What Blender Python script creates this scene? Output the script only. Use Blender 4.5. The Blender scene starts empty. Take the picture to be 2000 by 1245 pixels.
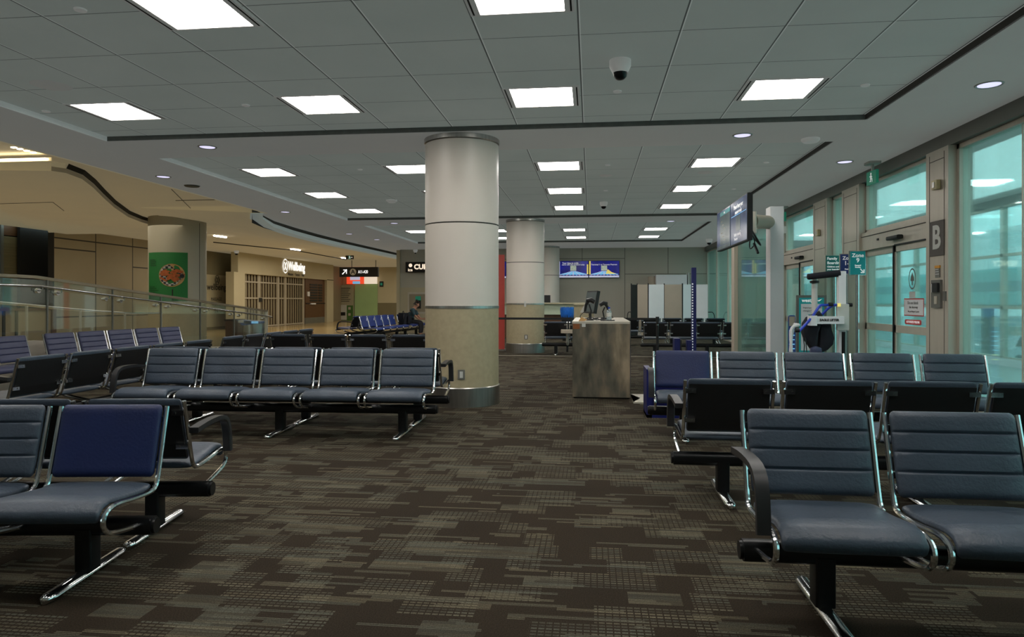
import bpy, math, random
from mathutils import Vector, Matrix
random.seed(7)
PI = math.pi
COL = bpy.context.scene.collection
D = bpy.data
# ------------------------------------------------------------------ camera model
F_PX, HOR, EYE = 1350.0, 588.0, 1.35
YAW = math.atan(155.0 / F_PX)
CA, SA = math.cos(YAW), math.sin(YAW)
def P(px, py, z):                       # point of a horizontal plane z
    d = F_PX * (z - EYE) / (HOR - py); u = (px - 1000) / F_PX
    return (d * (u * CA - SA), d * (u * SA + CA))
def PX(px, py, X):                      # point of a wall X=const -> (Y, z)
    u = (px - 1000) / F_PX; d = X / (u * CA - SA)
    return (d * (u * SA + CA), EYE + (HOR - py) * d / F_PX)
def PY(px, py, Y):                      # point of a wall Y=const -> (X, z)
    u = (px - 1000) / F_PX; d = Y / (u * SA + CA)
    return (d * (u * CA - SA), EYE + (HOR - py) * d / F_PX)
cam_d = D.cameras.new('camera'); cam = D.objects.new('camera', cam_d); COL.objects.link(cam)
cam_d.sensor_width = 36; cam_d.lens = 36 * F_PX / 2000; cam_d.shift_y = -(622.5 - HOR) / 2000
cam_d.clip_end = 400; cam_d.clip_start = 0.05
cam.location = (0, 0, EYE); cam.rotation_euler = (PI / 2, 0, YAW)
bpy.context.scene.camera = cam
sc = bpy.context.scene
sc.view_settings.view_transform = 'Standard'; sc.view_settings.look = 'None'
# ------------------------------------------------------------------ node helper
class N:
    def __init__(s, nt, sock): s.nt, s.s = nt, sock
    def _m(s, op, *a):
        n = s.nt.nodes.new('ShaderNodeMath'); n.operation = op
        for i, v in enumerate((s,) + a):
            if isinstance(v, N): s.nt.links.new(v.s, n.inputs[i])
            else: n.inputs[i].default_value = v
        return N(s.nt, n.outputs[0])
    def __add__(s, o): return s._m('ADD', o)
    def __sub__(s, o): return s._m('SUBTRACT', o)
    def __mul__(s, o): return s._m('MULTIPLY', o)
    def __truediv__(s, o): return s._m('DIVIDE', o)
    def floor(s): return s._m('FLOOR')
    def fract(s): return s._m('FRACT')
    def abs(s): return s._m('ABSOLUTE')
    def lt(s, o): return s._m('LESS_THAN', o)
    def gt(s, o): return s._m('GREATER_THAN', o)
    def mx(s, o): return s._m('MAXIMUM', o)
    def mn(s, o): return s._m('MINIMUM', o)
def rgba(c): return (c[0], c[1], c[2], 1.0)
def srgb(r, g, b):
    f = lambda v: (v / 255 / 12.92) if v / 255 <= .04045 else ((v / 255 + .055) / 1.055) ** 2.4
    return (f(r), f(g), f(b))
def newmat(name):
    m = D.materials.new(name); m.use_nodes = True; nt = m.node_tree
    return m, nt, nt.nodes['Principled BSDF']
def coords(nt, kind='Object'):
    t = nt.nodes.new('ShaderNodeTexCoord'); s = nt.nodes.new('ShaderNodeSeparateXYZ')
    nt.links.new(t.outputs[kind], s.inputs[0]); return t.outputs[kind], [N(nt, s.outputs[i]) for i in range(3)]
def worldpos(nt):
    g = nt.nodes.new('ShaderNodeNewGeometry'); s = nt.nodes.new('ShaderNodeSeparateXYZ')
    nt.links.new(g.outputs['Position'], s.inputs[0]); return g.outputs['Position'], [N(nt, s.outputs[i]) for i in range(3)]
def mixc(nt, fac, a, b):
    n = nt.nodes.new('ShaderNodeMix'); n.data_type = 'RGBA'
    for sock, v in ((n.inputs[0], fac), (n.inputs[6], a), (n.inputs[7], b)):
        if isinstance(v, N): nt.links.new(v.s, sock)
        elif hasattr(v, 'is_output'): nt.links.new(v, sock)
        elif isinstance(v, tuple): sock.default_value = rgba(v)
        else: sock.default_value = v
    return n.outputs[2]
def noise(nt, vec, scale, detail=3, stretch=None):
    if stretch:
        mp = nt.nodes.new('ShaderNodeMapping'); mp.inputs['Scale'].default_value = stretch
        nt.links.new(vec, mp.inputs[0]); vec = mp.outputs[0]
    n = nt.nodes.new('ShaderNodeTexNoise'); n.inputs['Scale'].default_value = scale; n.inputs['Detail'].default_value = detail
    nt.links.new(vec, n.inputs['Vector']); return N(nt, n.outputs[0])
def mat(name, c, rough=.5, metal=0.0, var=.12, scale=6, emit=0, bump=0, stretch=None, emc=None, spec=.5, coat=0):
    m, nt, b = newmat(name); vec, _ = worldpos(nt)
    n = noise(nt, vec, scale, 4, stretch)
    lo = tuple(x * (1 - var) for x in c); hi = tuple(min(1, x * (1 + var)) for x in c)
    nt.links.new(mixc(nt, n, lo, hi), b.inputs['Base Color'])
    b.inputs['Roughness'].default_value = rough; b.inputs['Metallic'].default_value = metal
    b.inputs['Specular IOR Level'].default_value = spec; b.inputs['Coat Weight'].default_value = coat
    if emit:
        b.inputs['Emission Color'].default_value = rgba(emc or c); b.inputs['Emission Strength'].default_value = emit
    if bump:
        bn = nt.nodes.new('ShaderNodeBump'); bn.inputs['Strength'].default_value = bump; bn.inputs['Distance'].default_value = .01
        n2 = noise(nt, vec, scale * 12, 3); nt.links.new(n2.s, bn.inputs['Height']); nt.links.new(bn.outputs[0], b.inputs['Normal'])
    return m
def glassmat(name, tint, opac, dcol, gloss=.06, fres=.7):
    m = D.materials.new(name); m.use_nodes = True; nt = m.node_tree; nt.nodes.clear()
    out = nt.nodes.new('ShaderNodeOutputMaterial')
    tr = nt.nodes.new('ShaderNodeBsdfTransparent'); tr.inputs[0].default_value = rgba(tint)
    gl = nt.nodes.new('ShaderNodeBsdfGlossy'); gl.inputs['Roughness'].default_value = .03; gl.inputs[0].default_value = (.9, 1, 1, 1)
    df = nt.nodes.new('ShaderNodeBsdfDiffuse'); df.inputs[0].default_value = rgba(dcol)
    g = nt.nodes.new('ShaderNodeNewGeometry'); nz = noise(nt, g.outputs['Position'], 1.3, 4, (1, 1, .35))
    m1 = nt.nodes.new('ShaderNodeMixShader'); nt.links.new((nz * (opac * 2)).s, m1.inputs[0]); nt.links.new(tr.outputs[0], m1.inputs[1]); nt.links.new(df.outputs[0], m1.inputs[2])
    fr = nt.nodes.new('ShaderNodeFresnel'); fr.inputs[0].default_value = 1.45
    m2 = nt.nodes.new('ShaderNodeMixShader'); nt.links.new((N(nt, fr.outputs[0]) * fres + gloss * .3).s, m2.inputs[0]); nt.links.new(m1.outputs[0], m2.inputs[1]); nt.links.new(gl.outputs[0], m2.inputs[2])
    nt.links.new(m2.outputs[0], out.inputs[0]); return m
M = {}
M['pad'] = mat('slate_leather', srgb(64, 74, 88), .44, var=.35, scale=5, bump=.25)
M['padblue'] = mat('navy_leather', srgb(10, 29, 78), .5, var=.2, scale=6, bump=.15)
M['padpurple'] = mat('indigo_leather', srgb(62, 66, 96), .5, var=.15, scale=8)
M['padbright'] = mat('bright_blue_leather', srgb(44, 62, 128), .45, var=.15, scale=8)
M['black'] = mat('black_vinyl', srgb(20, 20, 22), .5, var=.2, scale=8)
M['blackm'] = mat('black_metal', srgb(20, 21, 23), .38, .3, var=.2, scale=8)
M['armb'] = mat('armrest_black', srgb(38, 38, 40), .42, var=.2, scale=14)
M['chrome'] = mat('chrome', (.72, .73, .75), .14, 1.0, var=.08, scale=9)
M['steel'] = mat('brushed_steel', (.45, .44, .42), .32, 1.0, var=.3, scale=5, stretch=(6, 6, .4))
M['alu'] = mat('aluminium', srgb(198, 190, 176), .42, .25, var=.1, scale=3, stretch=(3, 3, .5))
M['aludark'] = mat('dark_aluminium', srgb(118, 118, 112), .5, .3, var=.1, scale=3)
M['white'] = mat('white_paint', srgb(232, 231, 234), .5, var=.05, scale=3)
M['ceilwhite'] = mat('glowing_white_plastic', srgb(190, 192, 188), .5, var=.05, scale=6, emit=.11, emc=(1, 1, .97))  # added glow stands in for light on the undersides
M['offwhite'] = mat('offwhite_plastic', srgb(200, 200, 195), .5, var=.05, scale=6)
M['beige'] = mat('beige_panel', srgb(176, 164, 148), .55, var=.08, scale=3)
M['tan'] = mat('glowing_tan_plaster', srgb(188, 175, 134), .85, var=.06, scale=1.2, emit=.10, emc=(1, .87, .58))  # plaster given a warm glow as ambient fill, no lamp here
M['tanfas'] = mat('glowing_soffit_fascia', srgb(170, 180, 176), .7, var=.05, scale=2, emit=.12, emc=(.85, 1, .96))  # pale glow put into the fascia in place of light falling on it
M['slabrim'] = mat('glowing_slab_rim', srgb(150, 138, 112), .8, var=.05, emit=.03, emc=(1, .85, .6))  # slight fill glow put into the rim material
M['dark'] = mat('dark_recess', srgb(22, 21, 20), .7, var=.2, scale=3)
M['wallpanel'] = mat('stone_wall_panel', srgb(150, 138, 116), .6, var=.12, scale=.9)
M['colup'] = mat('column_paint', srgb(214, 206, 196), .38, var=.04, scale=2)
M['collow'] = mat('column_terrazzo', srgb(170, 158, 128), .55, var=.16, scale=16)
M['colgap'] = mat('column_joint', srgb(60, 56, 50), .6)
M['red'] = mat('red_panel', srgb(190, 70, 60), .5, var=.1)
M['blue'] = mat('blue_powdercoat', srgb(20, 28, 92), .4, var=.1)
M['brightblue'] = mat('bright_blue_tube', srgb(30, 60, 190), .35, var=.1)
M['bag'] = mat('blue_plastic_bag', srgb(30, 105, 200), .3, var=.35, scale=22)
M['teal'] = mat('teal_sign', srgb(15, 135, 140), .4, var=.04, emit=.10, emc=(.02, .5, .5))
M['navy'] = mat('navy_sign', srgb(35, 65, 125), .4, var=.04, emit=.05, emc=(.05, .1, .4))
M['greensign'] = mat('green_exit', srgb(20, 110, 80), .4, var=.04, emit=.15, emc=(.03, .4, .25))
M['poster_green'] = mat('poster_green', srgb(16, 110, 50), .6, var=.18, scale=1.5)
M['wood'] = mat('brown_wood', srgb(92, 62, 38), .5, var=.2, scale=4, stretch=(1, 1, 5))
M['shopbeige'] = mat('shop_beige', srgb(190, 180, 152), .7, var=.08, scale=1)
M['olive'] = mat('olive_wall', srgb(120, 112, 86), .7, var=.1, scale=1)
M['gate'] = mat('gate_slats', srgb(160, 150, 128), .5, .3, var=.3, scale=7, stretch=(3, 3, .2))
M['whitetext'] = mat('white_lettering', (.85, .85, .85), .5, var=0, emit=.3, emc=(1, 1, 1))
M['glowtext'] = mat('lit_lettering', (.9, .9, .9), .5, var=0, emit=1.0, emc=(1, 1, 1))
M['warmtext'] = mat('warm_lettering', (.8, .7, .6), .5, var=0, emit=.9, emc=(1, .82, .62))
M['blacktext'] = mat('black_lettering', (.02, .02, .02), .6, var=0)
M['redtext'] = mat('red_lettering', srgb(190, 50, 50), .6, var=0)
M['led'] = mat('lit_diffuser', (.9, .9, .9), .5, var=.05, emit=18, emc=(1, .95, .89))
M['warmled'] = mat('warm_led', (.9, .8, .6), .5, var=0, emit=8, emc=(1, .88, .70))
M['dl'] = mat('downlight_lens', (.7, .7, .9), .3, var=.4, scale=40, emit=1.0, emc=(.75, .72, 1))
M['glass'] = glassmat('facade_glass', (.84, .975, .97), .10, (.55, .80, .80))
M['glassclr'] = glassmat('rail_glass', (.94, .965, .95), .02, (.5, .6, .58), 0, .35)
M['glassout'] = glassmat('outer_glass', (.86, .985, .985), .03, (.5, .8, .8), 0, .3)
M['frost'] = glassmat('frosted_screen', (.55, .85, .8), .2, (.45, .66, .62))
M['skin'] = mat('skin', srgb(175, 125, 100), .6, var=.06)
M['hair'] = mat('dark_hair', srgb(45, 36, 30), .7, var=.2)
M['shirt'] = mat('teal_grey_shirt', srgb(52, 76, 84), .8, var=.12)
M['trousers'] = mat('dark_trousers', srgb(40, 38, 42), .8, var=.12)
M['fabricblk'] = mat('black_fabric', srgb(17, 19, 30), .85, var=.3, scale=10, bump=.2)
# ------------------------------------------------------------------ special materials
def carpet():
    m, nt, b = newmat('patchwork_carpet'); vec, (x, y, z) = worldpos(nt)
    def wn(a, bb, k=0.0):
        c = nt.nodes.new('ShaderNodeCombineXYZ')
        for i, v in enumerate((a, bb)): nt.links.new(v.s, c.inputs[i])
        c.inputs[2].default_value = k
        w = nt.nodes.new('ShaderNodeTexWhiteNoise'); nt.links.new(c.outputs[0], w.inputs[0]); return N(nt, w.outputs[0])
    def cells(sx, sy, k):
        r = (y / sy).floor(); off = wn(r, r * 0, k) * 3.7
        return wn((x / sx + off).floor(), r, k + .5)
    bA = cells(.24, .13, 1.0); bB = cells(.17, .182, 5.0); bC = cells(.29, .078, 9.0)
    row = (y / .026).floor(); rr = wn(row, (x / .31 + wn(row, row * 0, 12.0) * 5).floor(), 3.0)
    stripe = (y / .026).fract().lt(.52)
    gx = (x / .031).fract().lt(.80)
    grid = bB.gt(.50)
    bright = bA.gt(.89); mid = bC.gt(.60)
    fine = noise(nt, vec, 170, 3)
    grain = fine * 2.0 - .02
    g = grid * gx * stripe * (rr * .7 + .3) * .78
    fs = (y / .0125).fract().lt(.5)
    br = bright * (fs * .6 + .25) * (rr * .6 + .4)
    st = mid * fs * (rr.gt(.58)) * .75
    f = g.mx(br).mx(st) 
    big = noise(nt, vec, 1.7, 2)
    dark = mixc(nt, big, srgb(42, 36, 29), srgb(54, 45, 35))
    lite = mixc(nt, wn(row, row * 0, 20.0), srgb(120, 112, 92), srgb(98, 100, 90))
    c = mixc(nt, f * .92, dark, lite)
    mu = nt.nodes.new('ShaderNodeVectorMath'); mu.operation = 'SCALE'; nt.links.new(c, mu.inputs[0]); nt.links.new(grain.s, mu.inputs['Scale'])
    nt.links.new(mu.outputs[0], b.inputs['Base Color']); b.inputs['Roughness'].default_value = .95
    b.inputs['Specular IOR Level'].default_value = .1
    return m
M['carpet'] = carpet()
def tilefloor():
    m, nt, b = newmat('polished_tile'); vec, (x, y, z) = worldpos(nt)
    l = (x / .9).fract().lt(.012).mx((y / .9).fract().lt(.012))
    c = mixc(nt, noise(nt, vec, 2.5), srgb(150, 130, 92), srgb(176, 154, 112))
    nt.links.new(mixc(nt, l, c, srgb(100, 86, 60)), b.inputs['Base Color']); b.inputs['Roughness'].default_value = .18; return m
M['tile'] = tilefloor()
def ceiltile():
    m, nt, b = newmat('glowing_ceiling_tiles'); vec, (x, y, z) = worldpos(nt)
    fx = ((x - (-.109)) / .8175 + 40).fract(); fy = ((y - 9.91) / .8424 + 40).fract()
    dk = fx.lt(.016).mx(fy.lt(.011)); lt = (fx - .022).abs().lt(.006) * .6  # dark joints; the pale line is a highlight painted along their edge
    ex = fx.lt(.5) * 1.0
    base = mixc(nt, noise(nt, vec, 1.1, 4), srgb(146, 155, 150), srgb(160, 167, 162))
    c = mixc(nt, dk * .8, base, srgb(40, 42, 42)); c2 = mixc(nt, lt, c, srgb(205, 210, 206))
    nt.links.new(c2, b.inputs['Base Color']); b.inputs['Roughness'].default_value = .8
    nt.links.new(c2, b.inputs['Emission Color']); b.inputs['Emission Strength'].default_value = .27  # tiles glow evenly as ambient fill, they are no light source
    return m
M['ctile'] = ceiltile()
M['band'] = mat('glowing_ceiling_plaster', srgb(166, 164, 158), .8, var=.05, scale=1.2, emit=.09, emc=(.96, 1, .955))  # plaster glows a little to fill in missing bounce light
M['stepdark'] = mat('shaded_step_and_seam', srgb(70, 66, 62), .7, var=.15)  # right-hand step with its shade painted in; also colours thin metal seams
M['stepfar'] = mat('coffer_step_far_shaded', srgb(100, 102, 98), .7, var=.3, scale=12, emit=.02)  # far step, shade painted in, with a faint glow
M['steplit'] = mat('coffer_step_lit', srgb(180, 186, 184), .7, var=.1, emit=.22)  # left step painted pale and glowing, as if lit from the right
def steelpanel():
    m, nt, b = newmat('stained_steel_panel'); vec, (x, y, z) = worldpos(nt)
    w = noise(nt, vec, 1.5, 5, (2.6, 1, 1.0)); w2 = noise(nt, vec, 4.2, 5, (1.6, 1, .5))
    n = nt.nodes.new('ShaderNodeValToRGB'); nt.links.new((w * .6 + w2 * .5).s, n.inputs[0])
    e = n.color_ramp.elements; e[0].position = .38; e[0].color = rgba(srgb(74, 74, 66)); e[1].position = .72; e[1].color = rgba(srgb(194, 174, 148))
    k = n.color_ramp.elements.new(.52); k.color = rgba(srgb(122, 116, 104)); k = n.color_ramp.elements.new(.6); k.color = rgba(srgb(150, 136, 116))
    nt.links.new(n.outputs[0], b.inputs['Base Color']); b.inputs['Metallic'].default_value = .55; b.inputs['Roughness'].default_value = .38; return m
M['counter'] = steelpanel()
def screen(name, stops, strength, warm=None):
    m, nt, b = newmat(name); vec, (x, y, z) = worldpos(nt)
    n = nt.nodes.new('ShaderNodeValToRGB'); nz = noise(nt, vec, 3.5, 4)
    nt.links.new(nz.s, n.inputs[0]); e = n.color_ramp.elements; e[0].position = stops[0][0]; e[0].color = rgba(stops[0][1]); e[1].position = stops[1][0]; e[1].color = rgba(stops[1][1])
    nt.links.new(n.outputs[0], b.inputs['Emission Color']); b.inputs['Base Color'].default_value = (0.01, .01, .02, 1)
    b.inputs['Emission Strength'].default_value = strength; b.inputs['Roughness'].default_value = .2; return m
M['scrblue'] = screen('lit_blue_screen', ((.35, srgb(0, 0, 84)), (.7, srgb(6, 16, 130))), .9)
M['scrdim'] = screen('dim_blue_screen', ((.35, srgb(22, 40, 78)), (.7, srgb(60, 80, 110))), .8)
M['scrgrey'] = screen('dim_grey_screen', ((.35, srgb(52, 66, 68)), (.7, srgb(90, 104, 100))), .8)
M['scrwhite'] = mat('screen_white', (.7, .7, .9), .4, var=.1, emit=.45, emc=(.72, .75, 1))
M['scryel'] = mat('screen_yellow', (.7, .6, .2), .4, var=.3, scale=20, emit=.6, emc=(.9, .7, .15))
M['scrcy'] = mat('screen_cyan', (.2, .5, .8), .4, var=.3, emit=.6, emc=(.2, .55, .9))
M['scrpink'] = mat('screen_pink', (.8, .5, .5), .4, var=.2, emit=.6, emc=(.9, .6, .6))
M['scrred'] = mat('screen_red', (.8, .1, .05), .4, var=.1, emit=.7, emc=(1, .08, .03))
M['greenglass'] = mat('green_frosted_glass', srgb(130, 150, 90), .3, var=.2, scale=1.2, emit=.06, emc=(.6, .8, .35))
# ------------------------------------------------------------------ mesh builder
OFF = {}
class MB:
    def __init__(s, T=None): s.v, s.f, s.T = [], [], T
    def add(s, vs, fs):
        o = len(s.v)
        for p in vs:
            p = Vector(p); s.v.append(s.T @ p if s.T else p)
        s.f += [tuple(i + o for i in q) for q in fs]; return s
    def box(s, x0, x1, y0, y1, z0, z1):
        vs = [(x, y, z) for x in (x0, x1) for y in (y0, y1) for z in (z0, z1)]
        return s.add(vs, [(0, 1, 3, 2), (4, 6, 7, 5), (0, 4, 5, 1), (2, 3, 7, 6), (0, 2, 6, 4), (1, 5, 7, 3)])
    def rbox(s, x0, x1, y0, y1, z0, z1, r=.01, seg=3, ax='z'):     # rounded in plan
        def ring(a0, a1, b0, b1):
            out = []
            for cx, cy, t in ((a1 - r, b1 - r, 0), (a0 + r, b1 - r, 1), (a0 + r, b0 + r, 2), (a1 - r, b0 + r, 3)):
                for i in range(seg + 1):
                    a = (t + i / seg) * PI / 2; out.append((cx + r * math.cos(a), cy + r * math.sin(a)))
            return out
        if ax == 'z': return s.prism(ring(x0, x1, y0, y1), z0, z1, 'z')
        if ax == 'y': return s.prism(ring(x0, x1, z0, z1), y0, y1, 'y')
        return s.prism(ring(y0, y1, z0, z1), x0, x1, 'x')
    def prism(s, pts, a, b, ax='z'):
        n = len(pts)
        g = {'z': lambda p, t: (p[0], p[1], t), 'y': lambda p, t: (p[0], t, p[1]), 'x': lambda p, t: (t, p[0], p[1])}[ax]
        vs = [g(p, a) for p in pts] + [g(p, b) for p in pts]
        return s.add(vs, [tuple(range(n))[::-1], tuple(range(n, 2 * n))] + [(i, (i + 1) % n, n + (i + 1) % n, n + i) for i in range(n)])
    def quad(s, a, b, c, d): return s.add([a, b, c, d], [(0, 1, 2, 3)])
    def tube(s, path, r, n=10, cap=True, sq=1.0):
        path = [Vector(p) for p in path]; rings = []; up = None
        for i, p in enumerate(path):
            t = (path[min(i + 1, len(path) - 1)] - path[max(i - 1, 0)]).normalized()
            if up is None:
                up = Vector((0, 0, 1)) if abs(t.z) < .9 else Vector((1, 0, 0))
            b = t.cross(up).normalized(); up = b.cross(t).normalized()
            rr = r[i] if isinstance(r, (list, tuple)) else r
            rings.append([p + (b * math.cos(2 * PI * k / n) * sq + up * math.sin(2 * PI * k / n)) * rr for k in range(n)])
        vs = [q for R in rings for q in R]; fs = []
        for i in range(len(rings) - 1):
            for k in range(n):
                fs.append((i * n + k, i * n + (k + 1) % n, (i + 1) * n + (k + 1) % n, (i + 1) * n + k))
        if cap: fs += [tuple(range(n))[::-1], tuple(range((len(rings) - 1) * n, len(rings) * n))]
        return s.add(vs, fs)
    def cyl(s, x, y, z0, z1, r, n=24, r2=None): return s.lathe([(0, z0), (r, z0), (r if r2 is None else r2, z1), (0, z1)], x, y, n)
    def lathe(s, prof, x=0, y=0, n=24):
        vs, fs = [], []
        for (r, z) in prof:
            for k in range(n):
                a = 2 * PI * k / n; vs.append((x + r * math.cos(a), y + r * math.sin(a), z))
        for i in range(len(prof) - 1):
            for k in range(n): fs.append((i * n + k, i * n + (k + 1) % n, (i + 1) * n + (k + 1) % n, (i + 1) * n + k))
        return s.add(vs, fs)
    def mesh(s, name, off=Vector((0, 0, 0)), smooth=False):
        me = D.meshes.new(name); me.from_pydata([tuple(v - off) for v in s.v], [], s.f); me.update()
        import bmesh
        bm = bmesh.new(); bm.from_mesh(me); bmesh.ops.remove_doubles(bm, verts=bm.verts, dist=1e-6)
        bmesh.ops.recalc_face_normals(bm, faces=bm.faces); bm.to_mesh(me); bm.free()
        if smooth:
            me.shade_smooth()
            try: me.set_sharp_from_angle(angle=math.radians(38))
            except Exception: pass
        return me
    def build(s, name, m, parent=None, smooth=False, local=False):
        if parent is not None: off = OFF.get(parent.name, Vector((0, 0, 0)))
        else:
            xs = [v.x for v in s.v]; ys = [v.y for v in s.v]; zs = [v.z for v in s.v]
            off = Vector(((min(xs) + max(xs)) / 2, (min(ys) + max(ys)) / 2, min(zs)))
        if local: off = Vector((0, 0, 0))
        o = D.objects.new(name, s.mesh(name, off, smooth)); COL.objects.link(o)
        o.data.materials.append(M[m] if isinstance(m, str) else m)
        if parent is not None: o.parent = parent; OFF[o.name] = off
        else: o.location = off if not local else (0, 0, 0); OFF[o.name] = off
        return o
def tag(o, label, cat, group=None):
    o['label'] = label; o['category'] = cat
    if group: o['group'] = group
    return o
def thing(name, loc, label, cat, group=None, rz=0):
    o = D.objects.new(name, None); COL.objects.link(o); o.location = loc; o.rotation_euler = (0, 0, rz); o.empty_display_size = .2
    OFF[o.name] = Vector(loc); return tag(o, label, cat, group)
def struct(o): o['kind'] = 'structure'; return o
def copy_tree(o, parent=None):
    c = o.copy(); COL.objects.link(c)
    if parent is not None: c.parent = parent
    for ch in list(o.children): copy_tree(ch, c)
    return c
def basis(O, R):                        # local a=right, b=up, c=towards viewer
    R = Vector(R).normalized(); U = Vector((0, 0, 1)); Nn = R.cross(U)
    m = Matrix((R, U, Nn)).transposed().to_4x4(); m.translation = Vector(O); return m
TXT = {}
def text(s, size, m, parent, T, a=0, b=0, c=.002, align='CENTER', name='lettering', sx=1.0, depth=.001, bold=0, fitw=None):
    cu = D.curves.new(name, 'FONT'); cu.body = s; cu.size = size; cu.align_x = align; cu.align_y = 'CENTER'; cu.extrude = depth; cu.resolution_u = 3; cu.offset = bold
    t = D.objects.new('tmp', cu); COL.objects.link(t)
    dg = bpy.context.evaluated_depsgraph_get(); me = D.meshes.new_from_object(t.evaluated_get(dg))
    D.objects.remove(t); me.name = name
    if fitw:
        xs = [v.co.x for v in me.vertices]; sx = fitw / (max(xs) - min(xs))
    off = OFF.get(parent.name, Vector((0, 0, 0)))
    X = Matrix.Translation(-off) @ T @ Matrix.Translation((a, b, c)) @ Matrix.Diagonal((sx, 1, 1, 1))
    me.transform(X); me.materials.clear(); me.materials.append(M[m])
    o = D.objects.new(name, me); COL.objects.link(o); o.parent = parent; OFF[o.name] = off; return o
def XP(R='x'): return {'x': (1, 0, 0), '-y': (0, -1, 0), 'y': (0, 1, 0)}[R]
# ------------------------------------------------------------------ room shell
ZB, ZC = 3.476, 3.536
XW, YB, XS = 4.53, 28.0, -16.8
def linesmat(name, c1, c2, lines, w=.012, dark=None, rough=.6, scale=.8, metal=0):
    m, nt, b = newmat(name); vec, xyz = worldpos(nt)
    base = mixc(nt, noise(nt, vec, scale, 4), c1, c2); l = None
    for ax, pos, lo, hi in lines:
        t = (xyz[ax] - pos).abs().lt(w)
        if lo is not None:
            o = 2 if ax != 2 else (0 if abs(hi) < 900 and name.startswith('back') else 1)
            t = t * xyz[o].gt(lo) * xyz[o].lt(hi)
        l = t if l is None else l.mx(t)
    nt.links.new(mixc(nt, l, base, dark or tuple(v * .25 for v in c1)), b.inputs['Base Color'])
    b.inputs['Roughness'].default_value = rough; b.inputs['Metallic'].default_value = metal; return m
M['backwall'] = linesmat('back_wall_panels', srgb(178, 174, 160), srgb(190, 186, 172),
    [(0, -.37, 2.42, 9), (0, 1.33, -9, 9), (0, 3.03, 2.42, 9), (0, -3.8, -9, 9), (0, -5.6, -9, 9), (2, 2.42, 1.33, 9), (2, 3.05, -3.8, 1.33), (2, 1.05, -9, -1)], .011)
yl = [PX(105, 500, XS)[0], PX(187, 500, XS)[0], PX(259, 500, XS)[0], PX(302, 500, XS)[0]]
zl = [PX(105, 464, XS)[1], PX(105, 484, XS)[1], PX(270, 523, XS)[1], PX(150, 619, XS)[1]]
M['leftwall'] = linesmat('left_wall_panels', srgb(150, 138, 112), srgb(168, 155, 128),
    [(1, v, None, None) for v in yl] + [(2, zl[0], -99, 99), (2, zl[1], yl[0], yl[1]), (2, zl[2], yl[2], yl[3]), (2, zl[3], -99, 99)], .022, dark=srgb(50, 44, 36))
struct(MB().box(-9.0, XW + .2, -4, YB + .2, -.1, 0).build('floor', 'carpet'))
struct(MB().box(XS - 1, -9.0, -4, 48, -.1, 0).box(-9.0, -7.7, YB + .2, 48, -.1, 0).build('floor', 'tile'))
M['cfloor'] = mat('corridor_floor', srgb(150, 168, 166), .35, var=.08, scale=1)
struct(MB().box(XW + .2, 8.6, -4, 34, -.1, 0).build('floor', 'cfloor'))
struct(MB().box(-.02, .02, 0, .01, 0, .004).box(-3.0, 4.3, 16.9, 16.93, 0.0, .006).build('trim_9', 'alu'))
# band ceiling with three recessed coffers
CX0, CX1 = -6.4, 3.19
cof = [(-3.2, 8.52), (9.65, 17.65), (19.0, 25.1)]
b = MB()
b.box(CX1, XW + .2, -4, YB + .2, ZB, ZB + .05)
ys = [-4] + [v for c in cof for v in c] + [YB + .2]
for i in range(0, len(ys), 2): b.box(CX0, CX1, ys[i], ys[i + 1], ZB, ZB + .05)
curve = [(-7.85, 15.9), (-8.12, 16.4), (-8.4, 17.6), (-8.55, 19.2), (-8.66, 21.2), (-8.7, 23.5), (-8.66, 26), (-8.6, 29), (-8.55, 33)]
b.prism([(CX0, -4), (-7.85, -4)] + curve + [(CX0, 33)][:1], ZB, ZB + .05) if False else b.prism([(-7.85, -4), (CX0, -4), (CX0, 33)] + curve[::-1], ZB, ZB + .05)
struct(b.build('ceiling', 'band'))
for (y0, y1) in cof:
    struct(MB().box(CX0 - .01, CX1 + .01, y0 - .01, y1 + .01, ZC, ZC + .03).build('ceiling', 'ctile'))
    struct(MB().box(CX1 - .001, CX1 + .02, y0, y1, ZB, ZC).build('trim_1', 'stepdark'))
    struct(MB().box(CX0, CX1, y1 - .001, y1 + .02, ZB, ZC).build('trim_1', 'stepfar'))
    struct(MB().box(CX0 - .02, CX0 + .001, y0, y1, ZB, ZC).build('trim_2', 'steplit'))
# concourse ceiling
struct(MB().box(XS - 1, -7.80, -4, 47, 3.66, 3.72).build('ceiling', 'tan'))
struct(MB().box(-7.86, -7.80, -4, 16.0, ZB, 3.7).build('trim_3', 'tan'))
fa = MB(); c2 = curve
zbt = [3.47, 3.40, 3.32, 3.285, 3.27, 3.27, 3.27, 3.27, 3.27]; ztp = [3.474, 3.45, 3.41, 3.39, 3.385, 3.385, 3.385, 3.385, 3.385]
def offs(pts, dx): return [(x + dx, y) for x, y in pts]
for i_, (p, q) in enumerate(zip(c2[:-1], c2[1:])):
    a_, b_, c_, d_ = zbt[i_], zbt[i_ + 1], ztp[i_ + 1], ztp[i_]
    fa.add([(p[0] - .02, p[1], a_), (q[0] - .02, q[1], b_), (q[0] - .02, q[1], c_), (p[0] - .02, p[1], d_),
            (p[0] - .35, p[1], a_), (q[0] - .35, q[1], b_), (q[0] - .35, q[1], c_), (p[0] - .35, p[1], d_)],
           [(0, 1, 2, 3), (0, 4, 5, 1), (3, 2, 6, 7), (4, 7, 6, 5)])
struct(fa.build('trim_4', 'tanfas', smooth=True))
fd = MB()
for (p, q) in zip(c2[:-1], c2[1:]):
    fd.quad((p[0] - .30, p[1], 3.3), (q[0] - .30, q[1], 3.3), (q[0] - .30, q[1], 3.66), (p[0] - .30, p[1], 3.66))
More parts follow.
